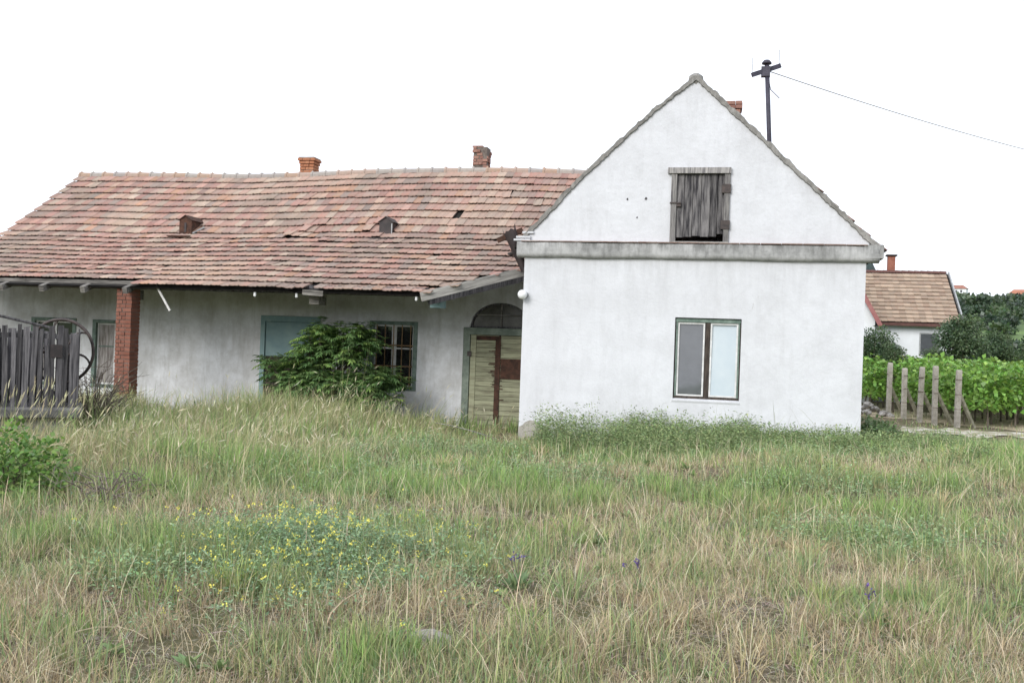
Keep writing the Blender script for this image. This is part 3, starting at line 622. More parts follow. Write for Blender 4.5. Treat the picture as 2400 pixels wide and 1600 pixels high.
# bricks: pillar and chimneys
def brick_mesh(l, w_, h, name, mat):
    mb = MB(); b_ = .004; vs = []
    for z, i_ in ((0, b_), (b_, 0), (h-b_, 0), (h, b_)): vs += [(-l/2+i_, -w_/2+i_, z), (l/2-i_, -w_/2+i_, z), (l/2-i_, w_/2-i_, z), (-l/2+i_, w_/2-i_, z)]
    mb.add(vs, [(3, 2, 1, 0), (12, 13, 14, 15)]+[(a*4+k, a*4+(k+1) % 4, a*4+4+(k+1) % 4, a*4+4+k) for a in range(3) for k in range(4)]); return mb.mesh(name, mat)
def brick_stack(name, cx, cy, z0, courses, w_, d_, mat, ch=.077, flare=(), skip=lambda c, k: False, lean=0, rough=.004):
    core = MB().box(cx-w_/2+.012, cx+w_/2-.012, cy-d_/2+.012, cy+d_/2-.012, z0, z0+courses*ch-.02 if not flare else z0+(courses-4)*ch).build(name, M['mortar'], house)
    me_ = {}; bt = .12
    def put(l, ww, x, y, z, rz):
        key = (round(l, 3), round(ww, 3))
        if key not in me_: me_[key] = brick_mesh(l, ww, ch-.011, 'brick', mat)
        o = link('brick', me_[key], core); o.location = (x+random.gauss(0, rough), y+random.gauss(0, rough), z); o.rotation_euler = (0, 0, rz+random.gauss(0, .01))
    for c in range(courses):
        e = flare[c-courses+len(flare)] if c >= courses-len(flare) else 0; W2, D2 = w_/2+e, d_/2+e; z = z0+c*ch; x0 = cx+lean*c*ch; odd = c % 2
        # pinwheel of four stretchers, each split once
        runs = [(x0-W2, cy-D2, x0+W2-bt, 'x'), (x0+W2, cy-D2, cy+D2-bt, 'y'), (x0+W2, cy+D2, x0-W2+bt, 'x'), (x0-W2, cy+D2, cy-D2+bt, 'y')]
        for k, (x, y, e_, ax) in enumerate(runs):
            a = x if ax == 'x' else y; Ls = e_-a; cut = .62 if odd else .38; parts = [(0, cut), (cut, 1)] if abs(Ls) > .2 else [(0, 1)]
            for j, (p0, p1) in enumerate(parts):
                if skip(c, k): continue
                m_ = a+Ls*(p0+p1)/2; l = abs(Ls)*(p1-p0)-.010; ins = bt/2
                if ax == 'x': put(l, bt, m_+0, y+(ins if k == 0 else -ins), z, 0)
                else: put(l, bt, x-(ins if k == 1 else -ins), m_, z, math.pi/2)
    return core
brick_stack('brick_pillar', -7.955, .03, -.3, 35, .33, .30, M['brick'])
chA = brick_stack('chimney', -7.16, 6.42, 5.3, 11, .37, .37, M['brick_o'], flare=(.02, .045))
MB().box(-7.37, -6.95, 6.21, 6.63, 6.135, 6.165).build('cap', M['fillet'], chA)
chB = brick_stack('chimney', -2.57, 6.42, 5.4, 13, .36, .38, M['brick_d'], skip=lambda c, k: (c >= 10 and k == 1) or (c == 12 and k == 2), rough=.018); chB['label'] = 'crumbling brick chimney with broken top'
MB().box(-2.78, -2.52, 6.24, 6.5, 6.39, 6.415).build('cap', M['brick_d'], chB)
brick_stack('chimney', 3.46, 2.2, 4.9, 19, .36, .36, M['brick_d'], flare=(.02, .05, .05))
# roof mast with crossarm and wire
mast = tag(empty('roof_mast', (4.30, 3.72, 4.9)), 'dark steel power mast with crossarm rising from the gable roof', 'mast')
L3 = lambda x, y, z: (x-4.30, y-3.72, z-4.9)
MB().tube([L3(4.33, 3.72, 4.7), L3(4.15, 3.70, 7.50)], .046, 10).build('pole', M['mast'], mast, True)
MB().lathe([(.03, 0), (.10, .0), (.095, .035), (.06, .075), (.001, .085)], 12, L3(4.145, 3.70, 7.52)).build('cap', M['mast'], mast, True)
MB().bar(L3(3.86, 3.58, 7.27), L3(4.42, 3.85, 7.52), .07, .09).build('crossarm', M['mast'], mast)
MB().box(-.26, -.08, -.08, .06, 2.36, 2.56).build('clamp', M['mast'], mast)
for p in ((3.87, 3.585, 7.3), (4.40, 3.84, 7.52)): MB().tube([L3(*p), L3(p[0]-.01, p[1], p[2]+.33)], .008, 5).build('pin', M['zinc'], mast)
MB().tube([L3(4.2, 3.68, 7.2), L3(4.24, 3.66, 6.98), L3(4.42, 3.66, 6.8)], .009, 5).build('loose_cable', M['mast'], mast)
a0 = np.array([4.22, 3.7, 7.36]); a1 = at(2700, 415, 34.); pts = []
for k in range(25):
    q_ = k/24; p = a0+(a1-a0)*q_; p[2] -= .35*4*q_*(1-q_)*.6; pts.append(p)
tag(MB().tube(pts, .011, 5).build('power_cable', M['zinc']), 'thin overhead cable running from the roof mast across the sky', 'cable')

# ================================================================ the well with its flywheel
wb = at(85, 1030, 13.9); well = tag(empty('draw_well', (wb[0], wb[1], 0), YAW+.40), 'old draw well with grey slatted wooden casing and iron flywheel', 'well')
MB().box(-1.0, .40, .02, 1.0, -.3, .31).build('base', M['concrete'], well)
mb = MB(); vs = []
for z, i_ in ((.30, .03), (.33, 0), (.43, 0), (.462, .035)): vs += [(-1.1+i_, -.13+i_, z), (.58-i_, -.13+i_, z), (.58-i_, 1.1-i_, z), (-1.1+i_, 1.1-i_, z)]
mb.add(vs, [(3, 2, 1, 0), (12, 13, 14, 15)]+[(a*4+k, a*4+(k+1) % 4, a*4+4+(k+1) % 4, a*4+4+k) for a in range(3) for k in range(4)])
mb.build('rim_slab', noisy('dark_worn_stone', (.06, .06, .06), (.17, .165, .16), 8, .9, .5, .012), well)
def slat(x, y, wd, z1, lean, side=False, z0=.455):
    mb = MB(); tx = lean*(z1-z0); hw = wd/2; th = .018
    if not side: q = [(x-hw, y), (x+hw, y)]; P = [(-hw, -th/2), (hw, -th/2), (hw, th/2), (-hw, th/2)]
    else: P = [(-th/2, -hw), (th/2, -hw), (th/2, hw), (-th/2, hw)]
    n_ = 4; vs = []
    for k in range(n_+1):
        f = k/n_; bw = math.sin(f*3)*random.uniform(-.004, .004)
        vs += [((x if not side else x)+a+(tx*f+bw if not side else 0), y+b_+(tx*f if side else 0), z0+(z1-z0)*f+(random.uniform(-.012, .012) if k == n_ else 0)) for a, b_ in P]
    mb.add(vs, [(3, 2, 1, 0), tuple(4*n_+k for k in range(4))]+[(a*4+k, a*4+(k+1) % 4, a*4+4+(k+1) % 4, a*4+4+k) for a in range(n_) for k in range(4)])
    mb.build('slat', M['darkwood'], well)
x = -.84
while x < .50:
    wd = random.uniform(.05, .082); hole = .05 < x < .13
    slat(x+wd/2, random.uniform(-.012, .012), wd, 1.58-.05*(x > .3)+random.uniform(-.04, .03)-(.0 if not hole else .25), random.uniform(-.035, .035)); x += wd+random.choice((.004, .008, .02, .03))
y = .05
while y < .9: wd = random.uniform(.06, .085); slat(.50, y+wd/2, wd, 1.55+random.uniform(-.04, .03), random.uniform(-.03, .03), True); slat(-.86, y+wd/2, wd, 1.6, 0, True); y += wd+.01
x = -.82
while x < .48: wd = random.uniform(.06, .085); slat(x+wd/2, .93, wd, 1.52+random.uniform(-.05, .03), random.uniform(-.02, .02)); x += wd+.012
for z in (.62, 1.42): MB().box(-.84, .48, .014, .05, z, z+.07).build('rail', M['darkwood'], well)
MB().box(.14, .29, -.028, -.012, 1.16, 1.34).build('iron_plate', M['darkmetal'], well)
MB().tube([(-1.0, -.03, 1.80), (-.45, -.02, 1.70), (.12, .0, 1.575)], .022, 6).build('top_pole', M['darkwood'], well)
MB().box(-.66, -.56, -.07, .02, .3, 1.74).build('post', M['darkwood'], well)
wc = at(143, 823, 14.9); inv = Matrix.Rotation(-(YAW+.40), 3, 'Z'); wl = inv @ Vector((wc[0]-wb[0], wc[1]-wb[1], 0)); wl.z = wc[2]
wheel = MB(); R0 = .475; wheel.tube([(R0*math.cos(a), 0, R0*math.sin(a)) for a in np.linspace(0, 2*math.pi, 49)[:-1]], .024, 8, True); wheel = wheel.build('flywheel', M['iron'], well, True)
wheel.location = wl; wheel.rotation_euler = (0, 0, -.35)
for k in range(6):
    a = k*math.pi/3+.35; pts = []
    for q in np.linspace(.07, R0, 8): aa = a+.55*math.sin(q/R0*2.6); pts.append((q*math.cos(aa), 0, q*math.sin(aa)))
    MB().tube(pts, [.024-.010*j/7 for j in range(8)], 6).build('spoke', M['iron'], wheel, True)
o = MB().lathe([(.001, -.08), (.05, -.08), (.07, -.04), (.07, .04), (.05, .08), (.001, .08)], 14).build('hub', M['iron'], wheel, True); o.rotation_euler = (math.pi/2, 0, 0)
MB().tube([(0, .1, 0), (0, -.75, 0)], .022, 8).build('axle', M['iron'], wheel, True)

# ================================================================ neighbours on the right
def simple_house(name, label, x0, x1, yf, yb, ze, zr, zg, wallm, tilecol, yr=None, tw=.28, te=.34, eave=.3):
    h = tag(empty(name, ((x0+x1)/2, yf, zg)), label, 'house'); ox, oy, oz = (x0+x1)/2, yf, zg
    X = lambda x: x-ox; Y = lambda y: y-oy; Z = lambda z: z-oz; ym = yr or (yf+yb)/2
    mb = MB(); mb.box(X(x0), X(x1), 0, Y(yb), -.4, Z(ze)+.1)
    for x in (x0, x1): mb.add([(X(x), 0, Z(ze)+.1), (X(x), Y(yb), Z(ze)+.1), (X(x), Y(ym), Z(zr)-.1)], [(0, 1, 2)])
    mb.build('wall', wallm, h); sl_ = (zr-ze)/(ym-yf+eave); ln = math.hypot(zr-ze, ym-yf+eave)
    mb = MB()
    for a, b_ in ((yf-eave, ym), (yb+eave, ym)):
        mb.add([(X(x0-.15), Y(a), Z(ze)), (X(x1+.15), Y(a), Z(ze)), (X(x1+.15), Y(b_), Z(zr)), (X(x0-.15), Y(b_), Z(zr)), (X(x0-.15), Y(a), Z(ze)-.08), (X(x1+.15), Y(a), Z(ze)-.08), (X(x1+.15), Y(b_), Z(zr)-.08), (X(x0-.15), Y(b_), Z(zr)-.08)], [(0, 1, 2, 3), (7, 6, 5, 4), (0, 4, 5, 1), (1, 5, 6, 2), (0, 3, 7, 4)])
    r = mb.build('roof', tilecol[1], h)
    if tw:
        tile_plane((X(x0-.15), Y(yf-eave)-.02, Z(ze)), (1, 0, 0), (0, ym-yf+eave, zr-ze), int((x1-x0+.3)/tw), int(ln/te), tilecol[0], r, 'roof_tiles', M['tile_attr'], tw, te, 1.)
    return h, r, (X, Y, Z)
P2 = np.array([(.345, .255, .19), (.40, .30, .225), (.31, .22, .165)]); pal2 = lambda n: P2[RNG.integers(0, 3, n)]*(1+.07*RNG.normal(size=(n, 1)))
redtrim = noisy('dark_red_trim', (.085, .042, .037), (.14, .07, .06), 6, .8, .1)
wallw = plaster('neighbour_white_wall', (.76, .78, .82), (.5, .5, .5), .3)
h2, r2, (X, Y, Z) = simple_house('cottage', 'white cottage with tan tiled roof behind the vineyard', 6.0, 13.35, 30.8, 38, 3.17, 5.72, -.4, wallw, (pal2, M['deck']), 34.3)
MB().box(X(5.8), X(13.55), Y(30.36), Y(30.50), Z(3.02), Z(3.16)).build('gutter', redtrim, h2)
MB().bar((X(13.55), Y(30.45), Z(3.16)), (X(13.55), Y(34.3), Z(5.74)), .06, .20).build('verge_board', M['zinc'], h2)
rx = 5.9; rmesh2 = MB(); n = 5; vs = []
for y_, r in ((0, .13), (.3, .11)): vs += [(y_, r*math.cos(a), r*math.sin(a)) for a in np.linspace(0, math.pi, n)]
rmesh2.add(vs, [(k, k+1, n+k+1, n+k) for k in range(n-1)]); rmesh2 = rmesh2.mesh('ridge_tile', redtrim)
while rx < 13.4: o = link('ridge_tile', rmesh2, r2); o.location = (X(rx), Y(34.3), Z(5.72)); rx += .29
MB().box(X(10.78), X(11.12), Y(34.4), Y(34.75), Z(5.4), Z(6.55)).build('chimney', noisy('chimney_brick', (.22, .085, .06), (.32, .14, .10), 9, .9, .3), h2)
MB().box(X(10.70), X(11.20), Y(34.32), Y(34.83), Z(6.55), Z(6.62)).build('chimney_cap', M['deck'], h2)
o = rect_frame(MB(), X(11.75), X(12.55), Z(1.7), Z(2.75), -.03, .05, .06).build('window', M['zinc'], h2); MB().box(X(11.8), X(12.5), -.015, .0, Z(1.75), Z(2.7)).build('pane', M['glassgrey'], o)
# projecting gable of the cottage with red barge board
mb = MB(); gx0, gx1, gy = X(6.4), X(9.55), Y(28.6); gm_ = (gx0+gx1)/2; mb.box(gx0, gx1, gy, .05, -.4, Z(3.2)); mb.add([(gx0, gy, Z(3.2)), (gx1, gy, Z(3.2)), (gm_, gy, Z(6.0))], [(0, 1, 2)]); mb.build('gable_wing', wallw, h2)
mb = MB()
for gx in (gx0-.2, gx1+.2): mb.add([(gx, gy-.3, Z(2.95)), (gm_, gy-.3, Z(6.1)), (gm_, Y(33), Z(6.1)), (gx, Y(33), Z(2.95))], [(0, 1, 2, 3)])
mb.build('gable_wing_roof', M['deck'], h2)
for gx in (gx0-.2, gx1+.2): MB().bar((gx, gy-.32, Z(2.92)), (gm_, gy-.32, Z(6.08)), .06, .18).build('barge_board', noisy('pale_red_board', (.26, .10, .10), (.34, .16, .15), 5, .8, .1), h2)
# hills
def polar_hill(name, a0, a1, na, rs, hf, mat, kind='structure'):
    V = []; A = np.linspace(a0, a1, na)
    for r in rs:
        for a in A:
            x = CAM[0]+math.sin(a)*r; y = CAM[1]+math.cos(a)*r; V.append((x, y, hf(a, r)))
    k = (np.arange(len(rs)-1)[:, None]*na+np.arange(na-1)[None, :]).ravel()
    return tag(link(name, np_mesh(name, np.array(V), [np.stack([k, k+1, k+na+1, k+na], 1)], None, mat, True)), kind=kind)
def az_of(px): d = ray(px, 820); return math.atan2(d[0], d[1])
hm, t, b = newmat('green_hillside'); n1 = noise(t, .035, 4, .6); n2 = noise(t, .5, 6, .7)
c = ramp(t, n1, [(.40, (.08, .13, .05)), (.50, (.15, .25, .065)), (.60, (.10, .165, .055)), (.68, (.30, .25, .17))]); c = mixc(t, .35, c, ramp(t, n2, [(.3, (.03, .05, .02)), (.7, (.12, .17, .06))])); t.links.new(c, b.inputs['Base Color']); b.inputs['Roughness'].default_value = 1
AH = az_of(2300)
def hill_h(a, r):
    tp = float(sstep(az_of(1750), az_of(2180), a))*(1-.85*float(sstep(az_of(3400), az_of(5200), a)))
    return -1.2+(16.0+2.0*(vnoise(a*40, 2, 1.)-.5))*float(sstep(75, 290, r))*tp+(vnoise(a*60, r/20, 1.)-.5)*.8*tp
polar_hill('hill', az_of(1500), az_of(6000), 90, np.concatenate([np.linspace(70, 300, 36), [340, 420, 520]]), hill_h, hm)
polar_hill('far_hill', az_of(1850), az_of(2140), 30, np.linspace(560, 640, 9), lambda a, r: -2+float(62+(vnoise(a*220, 1, 1.)-.5)*6)*max(0, 1-abs(a-az_of(2025))/.055)**.8*math.sin(math.pi*(r-555)/90), noisy('dark_far_forest', (.03, .045, .045), (.055, .075, .07), .05, 1, 0))
polar_hill('back_hill', YAW*-1+math.pi-1.2, YAW*-1+math.pi+1.2, 60, np.linspace(160, 460, 14), lambda a, r: -1.5+(6+34*vnoise(a*4, 4, 1.))*float(sstep(160, 430, r)), hm)
# far woods along the hill: one mass
nb = NB(); n = 0
for k in range(640):
    pxx = random.uniform(2180, 2700); r = random.choice((random.uniform(205, 280), random.uniform(230, 282), random.uniform(230, 282), random.uniform(95, 150), random.uniform(95, 215))); a = az_of(pxx)
    if r < 200 and random.random() < .35: continue
    cx_, cy_, cz_ = CAM[0]+math.sin(a)*r, CAM[1]+math.cos(a)*r, hill_h(a, r); s_ = random.uniform(1.0, 2.0)*(.8 if r < 215 else 1); m_ = 110
    p = rdir(m_)*np.array([s_*1.3, s_*1.3, s_*.9])*RNG.random((m_, 1))**.35+np.array([cx_, cy_, cz_+s_*.7])
    g_ = random.choice([(.05, .085, .042), (.062, .10, .048), (.075, .12, .05), (.052, .08, .052)])
    leaves(nb, p, rdir(m_), rdir(m_), s_*.55, s_*.45, jit(g_, m_, .2))
tag(nb.build('far_woods', M['leaf']), 'dark green woods covering the far hillside', 'woods', kind='stuff')
def far_house(px, py, D, wd, label, cols, tower=False):
    p = at(px, py, D); h = tag(empty('hill_house', tuple(p), -.35), label, 'house'); H = wd*.30
    MB().box(-wd/2, wd/2, -wd*.3, wd*.3, -4, H).build('wall', wallw, h)
    mb = MB(); e = .06*wd; z1 = H+wd*.22
    mb.add([(-wd/2-e, -wd*.3-e, H), (wd/2+e, -wd*.3-e, H), (wd/2+e, wd*.3+e, H), (-wd/2-e, wd*.3+e, H), (-wd*.36, 0, z1), (wd*.28, 0, z1)], [(0, 1, 5, 4), (1, 2, 5), (2, 3, 4, 5), (3, 0, 4)])
    mb.build('roof', cols, h)
    for k in range(3): MB().box(-wd*.3+k*wd*.25, -wd*.3+k*wd*.25+wd*.1, -wd*.3-.04, -wd*.29, H*.3, H*.75).build('window', M['glassdark'], h)
    if tower:
        MB().box(-wd*.62, -wd*.48, -.6, .6, -4, H+wd*.33).build('tower', wallw, h); MB().lathe([(wd*.11, 0), (.01, wd*.13)], 4, (-wd*.55, 0, H+wd*.33)).build('tower_roof', M['deck'], h)
redroof = noisy('far_red_roof', (.26, .12, .095), (.33, .17, .13), 1, .9, 0); redroof2 = noisy('far_orange_roof', (.33, .14, .09), (.40, .18, .12), 1, .9, 0)
far_house(2243, 690, 286, 5.2, 'far white house with small tower and red roof on the hilltop', redroof, True)
far_house(2396, 706, 286, 6.5, 'far house with orange red roof on the hilltop', redroof2)

# trees beside the cottage
def crown_mesh(name, n, rx, ry, rz, leaf, cols, lumps, mat, asp=.6):
    nb = NB(); per = n//lumps
    for k in range(lumps):
        c_ = rdir(1)[0]*np.array([rx, ry, rz])*random.uniform(.35, .85); s_ = random.uniform(.30, .5)*min(rx, rz)
        p = c_+rdir(per)*s_*(RNG.random((per, 1))**.4)*np.array([1.15, 1.15, .85]); D_ = unit(p-c_+.6*rdir(per)*s_+np.array([0, 0, -.25*s_])); 
        leaves(nb, p, D_, rdir(per)+np.array([0, 0, 1.2]), leaf*RNG.uniform(.7, 1.3, per), leaf*asp*RNG.uniform(.7, 1.2, per), jit(random.choice(cols), per, .18))
    return nb.mesh(name, mat)
DG = [(.07, .115, .055), (.09, .14, .06), (.11, .16, .075), (.075, .125, .065)]
tcr = [crown_mesh('crown', 5200, 1.35, 1.2, 1.15, .15, DG, 26, M['leaf']), crown_mesh('crown', 6800, 1.8, 1.5, 1.25, .15, DG, 32, M['leaf'])]
def tree(px, py, D, cm, sc, label, zc=None):
    p = at(px, py, D); gz = float(ground_h(p[0], p[1])); tr = tag(empty('tree', (p[0], p[1], gz), random.uniform(0, 6)), label, 'tree', 'trees round the cottage')
    c_ = p[2]-gz; o = link('crown', cm, tr, (0, 0, c_)); o.scale = (sc, sc, sc)
    mb = MB(); mb.tube([(0, 0, -.2), (.03, .02, c_*.4), (0, .05, c_)], [.10*sc, .075*sc, .04*sc], 7)
    for k in range(5):
        a = k*1.3; mb.tube([(0, 0, c_*.45), (.35*math.cos(a), .35*math.sin(a), c_*.8), (.9*sc*math.cos(a), .9*sc*math.sin(a), c_+.3*sc)], [.045*sc, .03*sc, .012*sc], 5)
    mb.build('trunk', M['stem'], tr)
tree(2045, 815, 39, tcr[0], .78, 'dark green fruit tree beside the corner of the white gable house')
tree(2095, 832, 37.5, tcr[0], .42, 'low dark green tree in front of the cottage eave')
tree(2258, 797, 41, tcr[1], .78, 'broad dark green tree covering the cottage corner')
tree(2335, 822, 43, tcr[1], .62, 'broad dark green tree right beside the vineyard slope')
tree(2440, 830, 42, tcr[0], .75, 'dark green tree at the far edge of the vineyard slope')
tree(2190, 838, 39.5, tcr[0], .40, 'small dark green bush under the cottage window')

# vineyard: posts with braces, vines
post_px = [(2082, 963, 840, 34.2), (2118, 968, 850, 33.2), (2155, 975, 848, 32.2), (2190, 980, 845, 31.2), (2243, 988, 857, 30.2)]
pm = MB(); vs = []
for z, i_ in ((-.3, 0), (1.76, 0), (1.80, .015)): vs += [(-.068+i_, -.068+i_, z), (.068-i_, -.068+i_, z), (.068-i_, .068-i_, z), (-.068+i_, .068-i_, z)]
pm.add(vs, [(8, 9, 10, 11)]+[(a*4+k, a*4+(k+1) % 4, a*4+4+(k+1) % 4, a*4+4+k) for a in range(2) for k in range(4)]); pm = pm.mesh('post', noisy('warm_old_concrete', (.26, .24, .205), (.46, .43, .38), 9, .95, .5, .012, var=.12))
bm_ = MB().bar((.05, .05, 1.05), (.72, .35, -.05), .09, .09).mesh('brace', noisy('mossy_concrete', (.20, .19, .14), (.36, .34, .27), 8, .95, .4))
roots = []
ordn = ['first', 'second', 'third', 'fourth', 'fifth']
for k, (a, yb_, yt, D) in enumerate(post_px):
    p = at(a, yb_, D); gz = float(ground_h(p[0], p[1])); e = tag(empty('vineyard_post', (p[0], p[1], gz), YAW+random.uniform(-.1, .1)), f'squared concrete end post with slanting brace, {ordn[k]} along the line from the gable house', 'post', 'concrete end posts of the vine rows')
    o = link('post', pm, e); o.rotation_euler = (random.gauss(0, .012), random.gauss(0, .012), 0); o.scale = (1, 1, (1.85, 1.70, 1.80, 1.86, 1.75)[k]/1.8); link('brace', bm_, e); roots.append((p[0], p[1]))
    for z in (.55, 1.0, 1.45): MB().box(-.071, .071, -.072, .072, z-.006, z+.006).build('wire_loop', M['rust'], e)
VG = [(.10, .20, .035), (.13, .24, .04), (.16, .29, .05), (.085, .165, .035), (.19, .32, .07)]
def vine_crown():
    nb = NB(); n_ = 420; p = np.stack([RNG.uniform(-.68, .68, n_), RNG.normal(0, .17, n_), RNG.uniform(.50, 1.72, n_)+RNG.normal(0, .05, n_)], 1)
    p[:, 2] += .16*np.sin(p[:, 0]*5+RNG.random()*6)*(p[:, 2] > 1.3); D_ = unit(np.stack([RNG.normal(0, .6, n_), p[:, 1]*4+RNG.normal(0, .5, n_), RNG.normal(-.2, .5, n_)], 1))
    leaves(nb, p, D_, rdir(n_)*.6+np.array([0, 0, 1.]), RNG.uniform(.11, .19, n_), RNG.uniform(.11, .18, n_), jit((.20, .35, .075), n_, .22)*np.where(RNG.random((n_, 1)) < .25, 1.35, 1.)); return nb.mesh('crown', M['leaf'])
vcs = [vine_crown() for _ in range(5)]
vt = [MB().tube([(0, 0, -.1), (random.uniform(-.04, .04), .02, .35), (random.uniform(-.08, .08), 0, .75)], [.035, .028, .02], 6).mesh('trunk', M['stem']) for _ in range(3)]
rd = RT[:2]*.955+FW[:2]*.30
rows = [(r, 1.15, 8) for r in roots]+[((roots[0][0]-.75*k-.2*k*k*.1, roots[0][1]+1.3*k), .35, 12) for k in range(1, 8)]
for (x, y), st_, cnt in rows:
    for k in range(cnt):
        q_ = np.array([x, y])+rd*(st_+k*1.05); q3 = project(np.array([q_[0], q_[1], .8]))
        if q3[0] < 1960 or q3[0] > 2650: continue
        v = tag(empty('grapevine', (q_[0], q_[1], float(ground_h(*q_))), math.atan2(rd[1], rd[0])), 'bright green trellised grapevine in the vineyard rows behind the concrete posts', 'vine', 'grapevines in rows')
        o = link('crown', random.choice(vcs), v); o.scale = (1, 1, random.uniform(1.02, 1.16)); link('trunk', random.choice(vt), v)
# sandy headland, chalk track
sheet('vineyard_soil', (gp(1985, 952, -.35)[:2], gp(2560, 1003, -.35)[:2]), 5.2, M['soil'], .012, 60, .12)
sheet('track', (gp(2110, 996, -.35)[:2], gp(2620, 1028, -.35)[:2]), 2.3, M['chalk'], .024, 60, .35)
# heap of field stones
sp = tag(empty('stone_heap', tuple(gp(2035, 968, -.35))), 'heap of loose grey field stones beside the white house', 'stone heap'); sp0 = np.array(sp.location)
def rock_mesh(name, mat, seed, sub=2):
    bm = bmesh.new(); bmesh.ops.create_icosphere(bm, subdivisions=sub, radius=1); rs = np.random.default_rng(seed)
    dirs = rs.normal(size=(9, 3)); dirs /= np.linalg.norm(dirs, axis=1)[:, None]; cut = rs.uniform(.5, .85, 9)
    for v in bm.verts:
        p = np.array(v.co)
        for d_, c_ in zip(dirs, cut):
            e = p@d_-c_
            if e > 0: p = p-d_*e*.9
        v.co = p
    me = bpy.data.meshes.new(name); bm.to_mesh(me); bm.free(); me.materials.append(mat); return me
rmz = [rock_mesh('stone', M['stone'], k, 1) for k in range(4)]
for k in range(46):
    l, f = random.uniform(-.75, .75), random.uniform(-.4, .9); p = RT*l+FW*f; z = max(0, .55*(1-abs(l)/.95)*(1-abs(f-.3)/1.0))*random.uniform(.2, 1)
    gz = float(ground_h(sp0[0]+p[0], sp0[1]+p[1]))-sp0[2]
    o = link('stone', random.choice(rmz), sp, (p[0], p[1], gz+z+.03)); s_ = random.uniform(.07, .16); o.scale = (s_*1.3, s_, s_*.75); o.rotation_euler = (random.uniform(-.4, .4), random.uniform(-.4, .4), random.uniform(0, 6))

# ================================================================ shrubs
def shrub():
    base = np.array([-4.25, 1.0, float(ground_h(-4.25, 1.0))]); e = tag(empty('leafy_shrub', tuple(base)), 'bushy green shrub with feathery compound leaves before the blue door', 'shrub')
    E_ = [((-4.25, .95, 1.25), (.50, .42, .66), 46), ((-3.42, .9, 1.25), (.33, .38, .62), 26), ((-5.05, .95, .80), (.44, .36, .36), 20), ((-2.98, .9, .66), (.50, .38, .30), 18), ((-3.95, .72, .48), (1.15, .45, .42), 95), ((-3.0, .6, .30), (.45, .3, .25), 10)]
    E_.append(((-3.85, .88, 1.0), (.55, .4, .55), 34)); nb = NB(); st = MB()
    for c_, r_, n_ in E_:
        for k in range(n_):
            u = rdir(1)[0]; u[2] = abs(u[2])*.9 if random.random() < .75 else u[2]; p = np.array(c_)+u*np.array(r_)*random.uniform(.6, 1.05)
            if k % 3 == 0:
                m_ = base+(p-base)*np.array([.5, .5, .62])+np.array([0, 0, .1]); st.tube([(0, 0, 0), tuple(m_-base), tuple(p-base)], [.018, .012, .006], 5)
            top = (p[2]-.5)/1.4
            for j in range(8):
                az_ = random.uniform(0, 6.28); el = random.uniform(-.1, 1.15); d0 = np.array([math.cos(az_)*math.cos(el), math.sin(az_)*math.cos(el), math.sin(el)]); L_ = random.uniform(.22, .36); n5 = 5
                ts = np.linspace(.25, 1, n5); rach = p+d0*L_*ts[:, None]+np.array([0, 0, -.16])*(ts[:, None]**2.2)*L_*2
                tang = np.gradient(rach, axis=0); tang = unit(tang); sdv = unit(np.cross(tang, np.array([0, 0, 1.])))
                young = random.random() < .10+.16*max(0, top); col = (.27, .40, .12) if young else random.choice([(.14, .24, .085), (.17, .285, .10), (.10, .18, .07), (.20, .32, .115)])
                for sg in (-1, 1):
                    D_ = unit(tang*.75+sdv*sg*.8+np.array([0, 0, -.35])); leaves(nb, rach-base, D_, np.repeat(np.array([[0, 0, 1.]]), n5, 0)+.3*rdir(n5), .135*RNG.uniform(.6, 1.15, n5), .038, jit(col, n5, .14))
                leaves(nb, rach[-1:]-base, tang[-1:]+np.array([[0, 0, -.3]]), np.array([[0, 0, 1.]]), .12, .036, jit(col, 1, .1))
    st.build('stems', M['stem'], e); tag(nb.build('foliage', M['leaf'], e), kind='stuff')
shrub()
def leafy_bush(name, label, loc, r, n_, leaf, cols, mat='leaf'):
    e = tag(empty(name, (loc[0], loc[1], float(ground_h(loc[0], loc[1])))), label, 'bush'); nb = NB()
    u = rdir(n_); u[:, 2] = np.abs(u[:, 2]); p = u*np.array(r)*(RNG.random((n_, 1))**.3); p *= (1+.22*np.sin(u[:, :1]*9)*np.cos(u[:, 1:2]*8)); p[:, 2] += .03
    leaves(nb, p, unit(u+.8*rdir(n_)+np.array([0, 0, -.15])), unit(u+.5*rdir(n_)+np.array([0, 0, .8])), leaf*RNG.uniform(.6, 1.25, n_), leaf*.75*RNG.uniform(.7, 1.2, n_), np.concatenate([jit(random.choice(cols), 1, .15) for _ in range(n_)]))
    tag(nb.build('foliage', M[mat], e), kind='stuff'); st = MB()
    for k in range(14): a = random.uniform(0, 6.28); st.tube([(0, 0, -.05), (r[0]*.3*math.cos(a), r[1]*.3*math.sin(a), r[2]*.5), (r[0]*.75*math.cos(a), r[1]*.75*math.sin(a), r[2]*.65)], [.008, .006, .003], 4)
    st.build('stems', M['stem'], e)
leafy_bush('bramble_bush', 'bright green broad leaved bramble in front of the well', at(10, 1120, 9.4), (.72, .55, .58), 2600, .062, [(.17, .31, .065), (.22, .38, .085), (.12, .23, .055), (.10, .19, .05), (.26, .36, .10)])
leafy_bush('corner_shrub', 'dark green grassy shrub at the right corner of the white wall', (6.15, .9, 0), (.38, .8, .42), 2200, .06, [(.09, .15, .06), (.11, .18, .07), (.14, .21, .085)])
